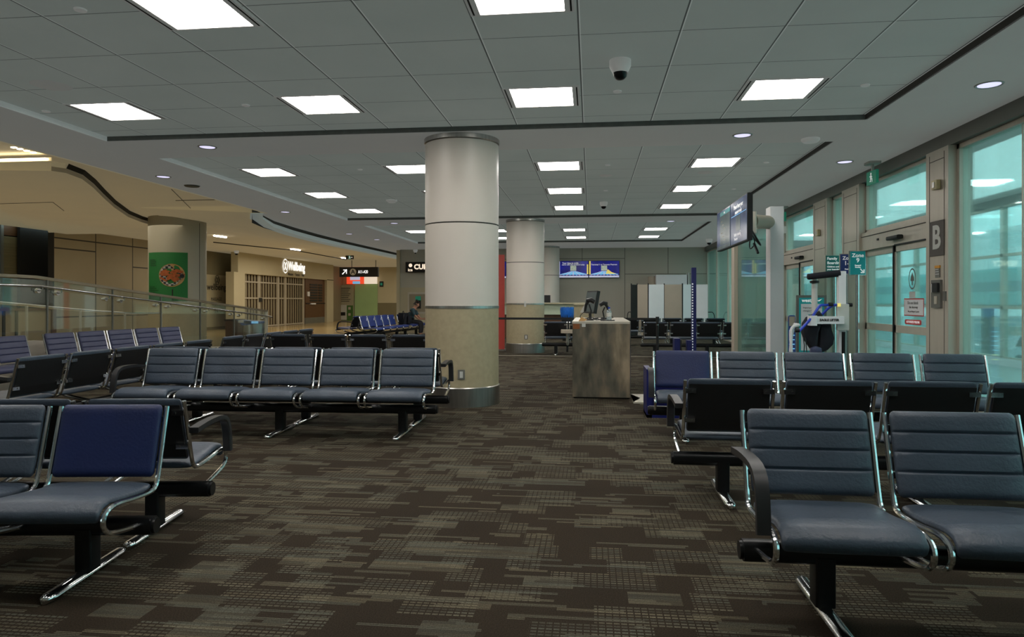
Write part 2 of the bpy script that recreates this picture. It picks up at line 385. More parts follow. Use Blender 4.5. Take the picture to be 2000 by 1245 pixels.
struct(fd.build('gap_shade', 'dark'))  # dark sheet painted as the shade in the gap above the fascia
# tan soffit beyond the curved fascia, rising towards the shops
so = MB(); 
for i_, (p, q) in enumerate(zip(c2[:-1], c2[1:])):
    so.quad((p[0] - .03, p[1], zbt[i_] + .002), (q[0] - .03, q[1], zbt[i_ + 1] + .002), (q[0] - 3.2, q[1], 3.645), (p[0] - 3.2, p[1], 3.645))
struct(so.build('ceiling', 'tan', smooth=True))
ZS = 3.50
def Ps(px, py): return P(px, py, ZS)
sl = [(-20, 10.3), P(-40, 332, ZS), Ps(0, 333), Ps(100, 334), Ps(128, 338), Ps(160, 350), Ps(182, 367), Ps(200, 385), Ps(222, 405), Ps(250, 424), Ps(275, 434), Ps(300, 441), (-12.0, 20.5), (-17.4, 20.5), (-16.7, 19.6), Ps(100, 449), Ps(75, 447), Ps(50, 440), Ps(25, 425), Ps(0, 408), (-14.3, 13.4), (-20, 12)]
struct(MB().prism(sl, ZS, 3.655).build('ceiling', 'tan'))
rim = MB()
for p, q in zip(sl[3:11], sl[4:12]):
    rim.quad((p[0] + .004, p[1], ZS), (q[0] + .004, q[1], ZS), (q[0] + .004, q[1], ZS + .075), (p[0] + .004, p[1], ZS + .075))
struct(rim.build('trim_6', 'slabrim'))
rim = MB()
for p, q in zip(sl[4:11], sl[5:12]):
    rim.quad((p[0] + .012, p[1], ZS + .075), (q[0] + .012, q[1], ZS + .075), (q[0] + .06, q[1], 3.655), (p[0] + .06, p[1], 3.655))
struct(rim.build('trim_6', 'dark'))  # dark strips drawn as the shadow in the slit along the soffit
# lit cove above the soffit
struct(MB().box(XS - 3.2, XS - 3.0, -4, 46, 0, 4.4).box(XS - 1.3, XS - 1.2, 20, 46, 0, 3.8).build('wall_left', 'dark'))
struct(MB().box(XS - 3.2, XS - .9, -4, 21, 4.3, 4.4).build('ceiling', 'dark'))
lc = thing('cove_light', (-11, 10.0, 3.6), 'long warm white linear light in the ceiling cove at the upper left', 'light')
MB().box(-17, -8.45, 9.86, 9.93, 3.555, 3.58).build('diffuser', 'warmled', lc)
MB().box(-17, -8.4, 9.935, 9.95, 3.545, 3.60).build('housing', 'tan', lc)
for k, (px, py) in enumerate([(27, 288), (39, 291), (52, 294.5), (65, 298)]):
    x, y = P(px, py, 3.655); o = MB().box(x - .035, x + .035, y - .02, y + .02, 3.645, 3.66).build('led_marker', 'warmled')
    tag(o, 'short warm LED dash in the tan ceiling above the lit cove', 'light', 'warm LED dashes above the cove')
def seam(pts, z=3.655):
    q = [P(px, py, z) for px, py in pts]
    struct(MB().tube([(x, y, z) for x, y in q], .008, 4).build('trim_6', 'dark'))
seam([(335, 370), (352, 387), (372, 407)]); seam([(343, 392), (385, 391), (430, 390)]); seam([(0, 398), (103, 395)], ZS - .001); seam([(103, 395), (125, 412)], ZS - .001)
# slot track with lights over the concourse
tx = [P(px, py, 3.655) for px, py in ((430, 463), (577, 489), (676, 507))]
tr = thing('track_slot', (tx[0][0], tx[0][1], 3.64), 'dark recessed track slot in the tan concourse ceiling with short white lights', 'light track')
MB().tube([(tx[0][0] - 1.4, tx[0][1] + 2.0, 3.65), (tx[1][0], tx[1][1], 3.65), (tx[2][0], tx[2][1], 3.65)], .03, 6).build('slot', 'dark', tr)
for k, (px, py, w) in enumerate([(430, 462.5, 12), (577, 488, 9), (672, 504.5, 5)]):
    a = P(px - w, py - w * .13, 3.63); c = P(px + w, py + w * .13, 3.63)
    MB().tube([(a[0], a[1], 3.635), (c[0], c[1], 3.635)], .028, 8).build('lamp', 'warmled' if k == 9 else 'led', tr)
# walls
struct(MB().box(-7.9, XW + .3, YB, YB + .2, 0, 3.6).build('wall_back', 'backwall'))
struct(MB().box(-7.9, -7.7, YB + .2, 46, 0, 3.7).build('wall_side', 'wallpanel'))
struct(MB().box(XS - .3, 8.7, -4.2, -4, 0, 3.75).build('wall_front', 'backwall'))
struct(MB().box(XS - .2, XS, yl[0], yl[3] + .6, 0, 3.7).build('wall_left', 'leftwall'))
struct(MB().box(-8.02, -7.88, 27.9, 28.1, 0, 3.45).build('trim_7', 'shopbeige'))
# ------------------------------------------------------------------ columns
def column(x, y, R, label, belt=False, top=ZB, outlets=True):
    t = thing('column', (x, y, 0), label, 'column', rz=0)
    MB().lathe([(R + .012, 0), (R + .012, .24), (R + .004, .25), (R, .25), (0, .25)], x, y, 48).build('base_ring', 'steel', t, True)
    MB().lathe([(R, .25), (R, 1.25)], x, y, 48).build('lower_cladding', 'collow', t, True)
    MB().lathe([(R, 1.25), (R + .006, 1.252), (R + .006, 1.285), (R, 1.287)], x, y, 48).build('steel_band', 'steel', t, True)
    z2 = 1.287 + (ZB - .07 - 1.287) * .5
    MB().lathe([(R, 1.287), (R, z2 - .008)], x, y, 48).lathe([(R, z2 + .008), (R, top - .07)], x, y, 48).build('upper_cladding', 'colup', t, True)
    MB().lathe([(R - .012, z2 - .01), (R - .012, z2 + .01)], x, y, 48).build('joint', 'colgap', t, True)
    MB().lathe([(R + .012, top - .055), (R + .012, top)], x, y, 48).lathe([(R - .02, top - .08), (R + .012, top - .055)], x, y, 48).build('cap_ring', 'steel', t, True)
    if outlets:
        a = outlets; w = .045
        Tm = basis((x + (R + .003) * math.sin(a), y - (R + .003) * math.cos(a), .42), (math.cos(a), math.sin(a), 0))
        p = MB(Tm).rbox(-w, w, -.062, .062, 0, .008, .01).build('outlet_plate', 'aludark', t)
        MB(Tm).box(-.02, .02, -.04, .04, .008, .013).build('outlet', 'offwhite', p)
        return t, Tm
    return t
column(-1.71, 9.06, .487, 'large cream and beige round column in the middle, nearest and widest', outlets=-.02 + .19)
c2o, Tm = column(-1.73, 18.15, .50, 'round cream column with black belt in front, behind and right of the nearest column', outlets=.13)
MB(Tm).rbox(-.05, .0, .78, .92, 0, .05, .01).build('wall_sensor', 'offwhite', c2o)
column(-1.73, 27.1, .49, 'farthest round grey column against the back wall', outlets=None)
# wrap column with poster
cx, cy, R3 = -11.5, 18.15, .74
t = thing('column', (cx, cy, 0), 'wide pale column with a green food poster behind the glass ramp railing', 'column')
MB().lathe([(R3, 0), (R3, 1.30)], cx, cy, 64).build('lower_cladding', 'collow', t, True)
MB().lathe([(R3, 1.30), (R3, 3.66)], cx, cy, 64).build('upper_cladding', mat('column_grey_paint', srgb(170, 166, 150), .45, var=.05, scale=2), t, True)
dv = Vector((-cx, -cy, 0)).normalized(); rv = Vector((-dv.y, dv.x, 0))
def cp(a, b, r):                        # a: arc metres, b: z, on the column
    th = a / R3; n = dv * math.cos(th) + rv * math.sin(th); return (cx + n.x * r, cy + n.y * r, b)
def cpatch(poly, r): return MB().add([cp(a, b, r) for a, b in poly], [tuple(range(len(poly)))])
def cgrid(a0, a1, b0, b1, r, n=14):
    m = MB()
    for i in range(n):
        u, v = a0 + (a1 - a0) * i / n, a0 + (a1 - a0) * (i + 1) / n
        m.quad(cp(u, b0, r), cp(v, b0, r), cp(v, b1, r), cp(u, b1, r))
    return m
cgrid(.60, .62, 0, 3.5, R3 + .002, 1).build('seam', 'colgap', t)
po = thing('food_poster', (cx, cy, 1.35), 'green poster with a round plate of fried food wrapped on the wide column', 'poster')
sh = -.05
cgrid(-.93, .25, 1.34, 2.66, R3 + .005, 22).build('sheet', 'poster_green', po)
def disc(a, b, ra, rb, r, n=28, ph=0): return cpatch([(a + ra * math.cos(2 * PI * k / n + ph), b + rb * math.sin(2 * PI * k / n + ph)) for k in range(n)], r)
disc(-.15, 2.04, .33, .31, R3 + .015).build('plate', mat('plate_tan', srgb(176, 142, 92), .6), po)
def checker():
    m, nt, b_ = newmat('checked_paper'); vec, (x, y, z) = worldpos(nt)
    w = noise(nt, vec, 2); a = ((x * .84 + y * .53) / .06 + w).floor(); c = (z / .06).floor()
    k = (a + c) / 2; nt.links.new(mixc(nt, k.fract().gt(.25), srgb(38, 38, 48), srgb(170, 172, 170)), b_.inputs['Base Color']); return m
cpatch([(-.15 + .31 * math.cos(t_), 2.04 + .29 * math.sin(t_)) for t_ in [k * PI / 14 + PI * .55 for k in range(14)]] + [(-.02, 1.80), (.12, 2.0), (.10, 2.12), (-.08, 2.22)], R3 + .022).build('checked_paper', checker(), po)
random.seed(3); fo = MB()
for k in range(26):
    a, b_ = random.uniform(-.38, .07), random.uniform(1.93, 2.16); l, w_, th = random.uniform(.06, .13), random.uniform(.022, .04), random.uniform(-1, 1)
    fo.add([cp(a + l * math.cos(q) * math.cos(th) - w_ * math.sin(q) * math.sin(th), b_ + l * math.cos(q) * math.sin(th) + w_ * math.sin(q) * math.cos(th), R3 + .028 + k * .0005) for q in [i * PI / 5 for i in range(10)]], [tuple(range(10))])
fo.build('fried_food', mat('fried_food', srgb(165, 84, 34), .6, var=.6, scale=18), po)
disc(.10, 2.02, .055, .055, R3 + .045).build('dip', 'black', po)
cgrid(-.14, -.115, 1.36, 1.66, R3 + .012, 1).build('stripe', 'black', po)
for k in range(4): cgrid(-.82, -.60 + .03 * (k % 2), 2.44 - .05 * k, 2.47 - .05 * k, R3 + .012, 3).build('print_line', mat('poster_print', srgb(10, 78, 36), .6), po)
for k in range(7): cgrid(-.86, -.62 + .06 * (k % 3), 1.72 - .05 * k, 1.74 - .05 * k, R3 + .012, 3).build('print_line', 'poster_green' if 0 else D.materials['poster_print'], po)
# ------------------------------------------------------------------ ceiling lights
def ceil_light(x, y):
    t = thing('ceiling_light', (x, y, ZC), 'x', 'ceiling light')
    w, h, e = .32, .335, .395
    MB().box(x - e, x - w, y - h - .02, y + h + .02, ZC - .014, ZC).box(x + w, x + e, y - h - .02, y + h + .02, ZC - .014, ZC)\
        .box(x - w, x + w, y - h - .02, y - h, ZC - .014, ZC).box(x - w, x + w, y + h, y + h + .02, ZC - .014, ZC).build('frame', 'alu' if 0 else 'band', t)
    MB().box(x - w, x + w, y - h, y + h, ZC - .008, ZC - .002).build('diffuser', 'led', t)
    MB().box(x - e + .02, x - e + .034, y - h, y + h, ZC - .0155, ZC - .013).build('air_slot', 'dark', t)
    MB().box(x + e - .034, x + e - .02, y - h, y + h, ZC - .0155, ZC - .013).build('air_slot', 'dark', t)
    return t
LX = [-5.42, -2.97, -.518, 1.933]
names_x = ['far left', 'second from left', 'second from right', 'far right']
rows = [(2.33, 'row nearest the camera'), (4.856, 'cut by the top edge, near bay'), (7.383, 'last row of near bay'), (11.17, 'first row of middle bay'), (13.70, 'middle row of middle bay'), (16.23, 'last row of middle bay'), (21.28, 'first row of far bay'), (23.81, 'last row of far bay')]
first = None
for j, (y, rn) in enumerate(rows):
    for i, x in enumerate(LX):
        if first is None: o = first = ceil_light(x, y)
        else: o = copy_tree(first); o.location = (x, y, ZC)
        tag(o, 'square white ceiling light, %s, %s' % (rn, names_x[i]), 'ceiling light', 'square ceiling lights')
# downlights
fd_ = None
for (px, py), lab in zip([(1932, 165), (1450, 264), (1650, 316), (405, 287), (319, 345), (557, 414), (770, 436), (736, 468), (1310, 432), (682, 457), (990, 306)],
        ['at the upper right beside the glass wall', 'right of the camera dome between two ceiling bays', 'above the green exit sign by the doors', 'above and left of the curved soffit at left', 'near the tan ceiling edge at left', 'near the pale curved fascia start', 'left of the big column, far', 'far left by the curved fascia', 'above the far screens area at right', 'on the far left band beside the fascia', 'behind the near column']):
    if py == 306: continue
    x, y = P(px, py, ZB)
    if fd_ is None:
        o = fd_ = thing('downlight', (x, y, ZB), '', 'downlight')
        MB().lathe([(.095, ZB - .001), (.118, ZB - .012), (.125, ZB - .001)], x, y, 28).build('trim_ring', 'offwhite', o, True)
        MB().lathe([(0, ZB - .004), (.1, ZB - .006)], x, y, 28).build('lens', 'dl', o)
    else: o = copy_tree(fd_); o.location = (x, y, ZB)
    tag(o, 'small round violet-white downlight ' + lab, 'downlight', 'round downlights')
def dome(x, y, z, lab, s=1):
    t = thing('security_camera', (x, y, z), lab, 'camera')
    MB().lathe([(.0, z), (.085 * s, z), (.085 * s, z - .05 * s), (.06 * s, z - .10 * s), (.0, z - .10 * s)], x, y, 24).build('housing', 'ceilwhite', t, True)
    MB().lathe([(.058 * s, z - .095 * s), (.05 * s, z - .13 * s), (.03 * s, z - .15 * s), (0, z - .157 * s)], x, y, 24).build('dome_lens', 'blackm', t, True)
    return t
dome(.26, 6.35, ZC, 'white dome camera hanging from the nearest ceiling bay', 1.15)
dome(.27, 15.4, ZC, 'small white dome camera in the middle ceiling bay'); dome(*P(1385, 467, ZB), ZB, 'dark dome camera on the far right ceiling above the back wall', 1.3)
dome(*P(462, 490, 3.66), 3.66, 'black dome camera above the corner of the shop front', 1.3)
dome(*P(812, 488, ZB), ZB, 'dark dome camera above the currency sign', 1.3)
fs = None
for (px, py, zz), lab in zip([(1206, 178, ZC), (1690, 166, ZC), (1187, 322, ZC), (1497, 317, ZC), (480, 205, ZC), (90, 217, ZC), (703, 331, ZC), (1183, 372, ZC), (1433, 369, ZC), (157, 18, ZC)],
        ['just beyond the near dome camera', 'near the right edge of the near bay', 'near side of the middle bay', 'right side of the middle bay', 'left part of the near bay', 'far left of the near bay', 'left part of the middle bay', 'centre of the middle bay', 'right of the second light row in the middle bay', 'at the upper left corner']):
    x, y = P(px, py, zz)
    if fs is None:
        o = fs = thing('sprinkler_cover', (x, y, zz), '', 'sprinkler'); MB().lathe([(0, zz - .012), (.042, zz - .012), (.045, zz)], x, y, 20).build('disc', 'ceilwhite', o, True)
    else: o = copy_tree(fs); o.location = (x, y, zz)
    tag(o, 'small round sprinkler cover, ' + lab, 'sprinkler', 'round sprinkler covers')
for (px, py, r, lab) in [(100, 167, .17, 'large flush round speaker grille in the near ceiling at left'), (1183, 343, .10, 'round speaker grille in the middle ceiling bay'), (1378, 337, .12, 'faint round speaker ring between lights in the middle bay')]:
    x, y = P(px, py, ZC); tag(MB().lathe([(0, ZC - .006), (r, ZC - .006), (r + .015, ZC)], x, y, 36).build('ceiling_speaker', 'band', None, True), lab, 'speaker')
x, y = P(1583, 271, ZB); tag(MB().lathe([(0, ZB - .05), (.09, ZB - .05), (.115, ZB - .025), (.115, ZB)], x, y, 24).build('smoke_detector', 'ceilwhite', None, True), 'white round smoke detector on the ceiling band at right', 'smoke detector')
x, y = P(375, 363, ZB); tag(MB().lathe([(0, ZB - .03), (.12, ZB - .02), (.14, ZB)], x, y, 24).build('smoke_detector', 'aludark', None, True), 'dark round detector on the ceiling band at left', 'smoke detector')
x, y = P(765, 391, ZC); tag(MB().lathe([(0, ZC - .06), (.07, ZC - .06), (.12, ZC - .02), (.12, ZC)], x, y, 24).build('smoke_detector', 'ceilwhite', None, True), 'white round detector left of the big column top', 'smoke detector')
# ------------------------------------------------------------------ glass facade on the right
F0, F1 = XW - .06, XW + .16
def pier(y0, y1, seam=True):
    m = MB().box(F0 - .04, F1, y0, y1, 0, 3.3)
    struct(m.build('wall_right', 'alu'))
    g = MB(); 
    for yy in (y0 + .1, y1 - .1): g.box(F0 - .043, F0 - .039, yy - .004, yy + .004, 0, 3.25)
    g.box(F0 - .043, F0 - .039, y0 + .1, y1 - .1, 3.16, 3.168); g.box(F0 - .043, F0 - .039, y0 + .1, y1 - .1, 2.36, 2.367)
    struct(g.build('trim_8', 'stepdark'))
for a, c in ((9.2, 9.78), (12.1, 12.9), (13.68, 14.5), (16.87, 17.5)): pier(a, c)
struct(MB().box(F0 - .02, F1, -4, YB, 3.30, ZB).build('trim_8', 'aludark'))
wn_ = [0]
def window(y0, y1, z0, z1, fr=.05, X0=XW, name='window', X1=None, mid=None, gm='glass'):
    wn_[0] += 1; X1 = X1 or X0 + .1
    w = struct(MB().box(X0, X1, y0, y0 + fr, z0, z1).box(X0, X1, y1 - fr, y1, z0, z1).box(X0, X1, y0, y1, z0, z0 + fr).box(X0, X1, y0, y1, z1 - fr, z1).build('window_%d' % wn_[0], 'alu'))
    MB().box(X0 + .04, X0 + .052, y0 + fr, y1 - fr, z0 + fr, z1 - fr).build('pane', gm, w)
    for (ax, v) in (mid or []):
        if ax == 'y': MB().box(X0 + .035, X0 + .055, v - .011, v + .011, z0, z1).build('mullion', 'alu', w)
        else: MB().box(X0, X0 + .09, y0, y1, v - .03, v + .03).build('rail', 'alu', w)
    return w
window(-4, 9.2, 0, 3.30, .06, mid=[('y', 7.94), ('y', 5.4), ('y', 2.9), ('y', .4)])
window(12.9, 13.68, 0, 3.3, .05)
yy = 17.5
for k in range(5): window(yy, yy + 2.1, 0, 3.3, .05); yy += 2.1
dn = [0]
def doors(y0, y1, ys_, sign=True):
    dn[0] += 1
    window(y0, y1, 2.47, 3.3, .05)
    d = struct(MB().box(F0, F1, y0, y1, 2.18, 2.47).build('door_%d' % dn[0], 'alu'))
    MB().box(F0 - .01, F0, y0, y1, 2.40, 2.41).build('seam', 'stepdark', d)
    for (a, c) in ((y0, ys_), (ys_, y1)):
        X0 = F0 + (.02 if a == y0 else .06); s = .06
        l = MB().box(X0, X0 + .05, a, a + s, 0, 2.18).box(X0, X0 + .05, c - s, c, 0, 2.18).box(X0, X0 + .05, a, c, 2.08, 2.18).box(X0, X0 + .05, a, c, 0, .12).box(X0, X0 + .05, a, c, .88, .99).build('door_leaf', 'alu', d)
        MB().box(X0 + .02, X0 + .03, a + s, c - s, .12, .88).box(X0 + .02, X0 + .03, a + s, c - s, .99, 2.08).build('pane', 'glass', l)
    MB().box(F0 + .0, F0 + .02, ys_ - .015, ys_ + .01, 0, 2.18).build('gasket', 'black', d)
    MB().rbox(F0 - .09, F0, ys_ - .35, ys_ + .02, 2.25, 2.31, .02, ax='y').build('motion_sensor', 'black', d)
    MB().box(F0 - .012, F0, ys_ + .5, ys_ + .56, 2.30, 2.33).build('indicator', 'black', d)
    MB().box(F0 - .004, F0 + .03, y0 + .1, ys_ - .05, 2.17, 2.19).build('track', 'black', d)
    return d
doors(9.78, 12.1, 10.9); doors(14.5, 16.87, 15.6)
# signs on the facade
FX = F0 - .05
def FT(y, z, X=FX): return basis((X, y, z), (0, -1, 0))
t = thing('gate_letter_sign', (FX, 9.47, 1.94), 'dark square sign with a pale letter B on the metal pier', 'sign')
Tm = FT(9.47, 2.155); MB(Tm).box(-.185, .185, -.225, .225, -.01, .004).build('plate', mat('taupe_plate', srgb(84, 78, 74), .6), t)
text('B', .42, 'white' if 0 else 'offwhite', t, Tm, 0, 0, .006, sx=.95, bold=.012)
t = thing('wall_strobe', (FX, 9.44, 2.75), 'small cream fire alarm strobe high on the metal pier with letter B', 'alarm')
Tm = FT(9.44, 2.84); MB(Tm).rbox(-.07, .07, -.06, .06, 0, .05, .01).build('body', mat('cream_plastic', srgb(190, 180, 140), .5), t); MB(Tm).box(-.04, .02, -.035, .035, .05, .056).build('lens', 'steel', t)
t = thing('wall_strobe', (FX, 14.1, 2.6), 'small cream alarm strobe on the far metal pier', 'alarm')
Tm = FT(14.1, 2.68); MB(Tm).rbox(-.07, .07, -.06, .06, 0, .05, .01).build('body', D.materials['cream_plastic'], t); MB(Tm).box(-.04, .02, -.035, .035, .05, .056).build('lens', 'steel', t)
t = thing('card_reader_panel', (FX, 9.46, 1.27), 'steel access panel with black card reader below the letter B sign', 'access panel')
Tm = FT(9.46, 1.44); MB(Tm).rbox(-.12, .12, -.18, .18, -.01, .02, .006).build('back_plate', 'aludark', t)
MB(Tm).box(-.03, .1, .02, .14, .02, .05).build('reader', 'black', t); MB(Tm).box(-.1, -.05, .02, .13, .02, .024).build('sticker', 'white', t)
MB(Tm).box(-.02, .05, -.13, -.03, .02, .03).build('keypad', 'alu', t); MB(Tm).box(.17, .22, -.09, .03, -.01, .012).build('switch', 'aludark', t)
t = thing('notice_sticker', (FX, 9.45, 1.66), 'small grey notice with orange top above the card reader', 'sticker')
Tm = FT(9.45, 1.72); MB(Tm).box(-.055, .055, -.07, .05, -.01, .004).build('sheet', 'aludark', t); MB(Tm).box(-.065, .06, .05, .085, -.01, .006).build('header', mat('orange_label', srgb(215, 150, 40), .5), t)
for k in range(3): MB(Tm).box(-.045, .03 + .008 * k, .03 - k * .03, .037 - k * .03, .004, .006).build('print_line', 'white', t)
t = thing('door_decal', (F0, 10.3, 1.3), 'round decal with a dark arrow on the nearest glass door', 'decal')
Tm = FT(10.32, 1.66, F0 + .03); MB(Tm).add([(.11 * math.cos(2 * PI * k / 32), .15 * math.sin(2 * PI * k / 32), .008) for k in range(32)] + [(.09 * math.cos(2 * PI * k / 32), .13 * math.sin(2 * PI * k / 32), .008) for k in range(32)], [(k, (k + 1) % 32, 32 + (k + 1) % 32, 32 + k) for k in range(32)]).build('ring', 'aludark', t)
MB(Tm).add([(0, .10, .008), (-.055, 0, .008), (-.055, -.03, .008), (-.018, -.03, .008), (-.018, -.09, .008), (.018, -.09, .008), (.018, -.03, .008), (.055, -.03, .008), (.055, 0, .008)], [tuple(range(9))]).build('arrow', 'aludark', t)
MB(Tm).box(-.09, .09, -.27, -.18, .006, .008).build('caption_plate', 'offwhite', t)
t = thing('door_notice', (F0, 10.3, 1.1), 'white notice with red border on the nearest glass door', 'notice')
Tm = FT(10.28, 1.26, F0 + .03); MB(Tm).box(-.3, .3, -.125, .125, .004, .006).build('border', 'redtext', t); MB(Tm).box(-.285, .285, -.11, .11, .006, .009).build('sheet', 'white', t)
text('Do not block', .06, 'blacktext', t, Tm, -.02, .06, .01); text('the doorway', .05, 'blacktext', t, Tm, 0, 0, .01); text('Ne pas bloquer la porte', .035, 'blacktext', t, Tm, 0, -.06, .01)
t = thing('warning_label', (F0, 10.3, 1.0), 'red label with white capitals on the nearest door above its middle rail', 'label')
Tm = FT(10.28, 1.05, F0 + .02); MB(Tm).rbox(-.25, .25, -.035, .035, .004, .007, .03).build('plate', 'redtext', t); text('AUTHORIZED PERSONS', .048, 'whitetext', t, Tm, 0, 0, .008, sx=.78)
def exit_sign(x, y, z, R, lab, w=.32, drop=.06, arrow=False):
    t = thing('exit_sign', (x, y, z), lab, 'exit sign'); Tm = basis((x, y, z), R)
    MB().rbox(x - .09, x + .09, y - .12, y + .12, z + .14 + drop, z + .18 + drop, .03).build('ceiling_plate', 'offwhite', t)
    MB(Tm).box(-.02, .02, .1, .16 + drop, -.015, .015).build('hanger', 'offwhite', t)
    MB(Tm).box(-w / 2, w / 2, -.1, .1, -.02, .02).build('box', 'greensign' if not arrow else 'dark', t)
    for sgn in (0.022,):
        MB(Tm).box(-.06, .06, -.085, .085, sgn, sgn + .002).build('panel', 'whitetext' if 0 else 'greensign', t)
        m = MB(Tm).add([(-.0 + .02 * math.cos(k), .055 + .02 * math.sin(k), sgn + .004) for k in [i * PI / 4 for i in range(8)]], [tuple(range(8))])
        m.box(-.015, .015, -.01, .035, sgn, sgn + .004).box(-.045, .0, .01, .025, sgn, sgn + .004).box(0, .04, -.0, .015, sgn, sgn + .004).box(-.04, -.01, -.065, -.05, sgn, sgn + .004).box(-.022, -.005, -.06, .0, sgn, sgn + .004).box(.0, .045, -.03, -.015, sgn, sgn + .004).box(.03, .045, -.07, -.02, sgn, sgn + .004)
        m.build('running_figure', 'whitetext', t)
    if arrow: MB(Tm).add([(.07, .015, .024), (.12, .015, .024), (.12, .045, .024), (.165, 0, .024), (.12, -.045, .024), (.12, -.015, .024), (.07, -.015, .024)], [tuple(range(7))]).build('arrow', 'whitetext', t)
    return t
x, y = P(1744, 315, 3.22); exit_sign(4.28, 11.15, 3.24, (.05, -1, 0), 'green exit sign hanging above the nearest sliding door')
exit_sign(4.30, 16.2, 3.24, (.05, -1, 0), 'green exit sign hanging above the farther sliding door')
xx, zz = PY(683, 503, 34); exit_sign(xx, 34, zz, (1, 0, 0), 'dark green exit sign with arrow over the concourse', w=.42, arrow=True)
# ------------------------------------------------------------------ corridor beyond the glass and outside
XO = 8.5
struct(MB().box(F1, XO + .2, -4, 34, 3.5, 3.6).build('ceiling', 'band'))
struct(MB().box(F1, XO + .2, 30, 30.2, 0, 3.5).build('wall_far', 'backwall'))
for k in range(9):
    y0 = -4 + k * 3.9
    window(y0, y0 + 3.9, .14, 3.34, .05, X0=XO, mid=[('z', 2.30), ('z', 1.21)], gm='glassout')
struct(MB().box(XO - .02, XO + .14, -4, 31, 0, .16).build('trim_10', 'white'))
struct(MB().box(XO - .02, XO + .14, -4, 31, 3.34, 3.5).build('trim_10', 'aludark'))
lf = None
for k, (px, py) in enumerate([(1940, 360), (1800, 397), (1700, 412), (1572, 458)]):
    x, y = 7.0, 13.4 + 2.7 * k - 0
    o = MB().box(x - .35, x + .35, y - .3, y + .3, 3.485, 3.5).build('corridor_light', mat('corridor_led', (.8, .9, .9), .5, var=0, emit=3, emc=(.9, 1, 1)) if k == 0 else D.materials['corridor_led'])
    tag(o, 'pale square light in the corridor seen through ' + ['the nearest big window', 'the nearest door transom', 'the second pier gap', 'the farther door transom'][k], 'ceiling light', 'corridor ceiling lights')
dome(6.3, 13.0, 3.5, 'dark dome camera in the corridor seen through the nearest transom', 1.3); dome(6.2, 17.8, 3.5, 'small dark dome camera in the corridor beyond the far door', 1.2)
M['apron'] = mat('apron_concrete', srgb(150, 165, 168), .8, var=.08, scale=.1)
struct(MB().box(9, 260, -60, 260, -4.2, -4.0).build('ground', 'apron'))
t = thing('jet_bridge', (26, 40, -4), 'long pale teal boarding bridge outside beyond the glass', 'jet bridge')
JB = mat('pale_teal_cladding', srgb(150, 205, 205), .6, var=.06, scale=.6)
MB().rbox(24, 27, 14, 90, .9, 3.3, .25, ax='y').build('tunnel', JB, t); MB().box(23.95, 27.05, 14, 90, 1.02, 1.12).build('belt', 'aludark', t)
MB().box(23.96, 24, 16, 88, 1.9, 2.5).build('window_band', mat('bridge_glass', srgb(90, 150, 158), .2), t)
for yy in (24, 48, 72): MB().cyl(25.5, yy, -4, 1, .35, 16).build('support', 'aludark', t)
def truck(x, y, rz, lab):
    t = thing('service_truck', (x, y, -4), lab, 'truck', rz=0); T_ = Matrix.Translation((x, y, -4)) @ Matrix.Rotation(rz, 4, 'Z')
    MB(T_).prism([(-3.2, .6), (-1.4, .6), (-1.4, 2.5), (-2.2, 2.5), (-2.8, 1.6), (-3.2, 1.4)], -1.1, 1.1, 'y').build('cab', 'white', t)
    MB(T_).prism([(-2.72, 1.65), (-2.22, 2.4), (-1.6, 2.4), (-1.6, 1.65)], -1.11, 1.11, 'y').build('cab_window', 'blackm', t)
    MB(T_).box(-1.3, 3.4, -1.2, 1.2, .9, 3.2).build('cargo_box', 'alu', t)
    for sx in (-2.4, 2.2):
        for sy in (-1.1, 1.1): MB(T_).tube([(sx, sy - .15, .5), (sx, sy + .15, .5)], .5, 20).build('wheel', 'black', t)
truck(36, 62, .4, 'white service truck parked on the apron beyond the glass'); truck(44, 52, 2.0, 'silver box truck farther out on the apron')
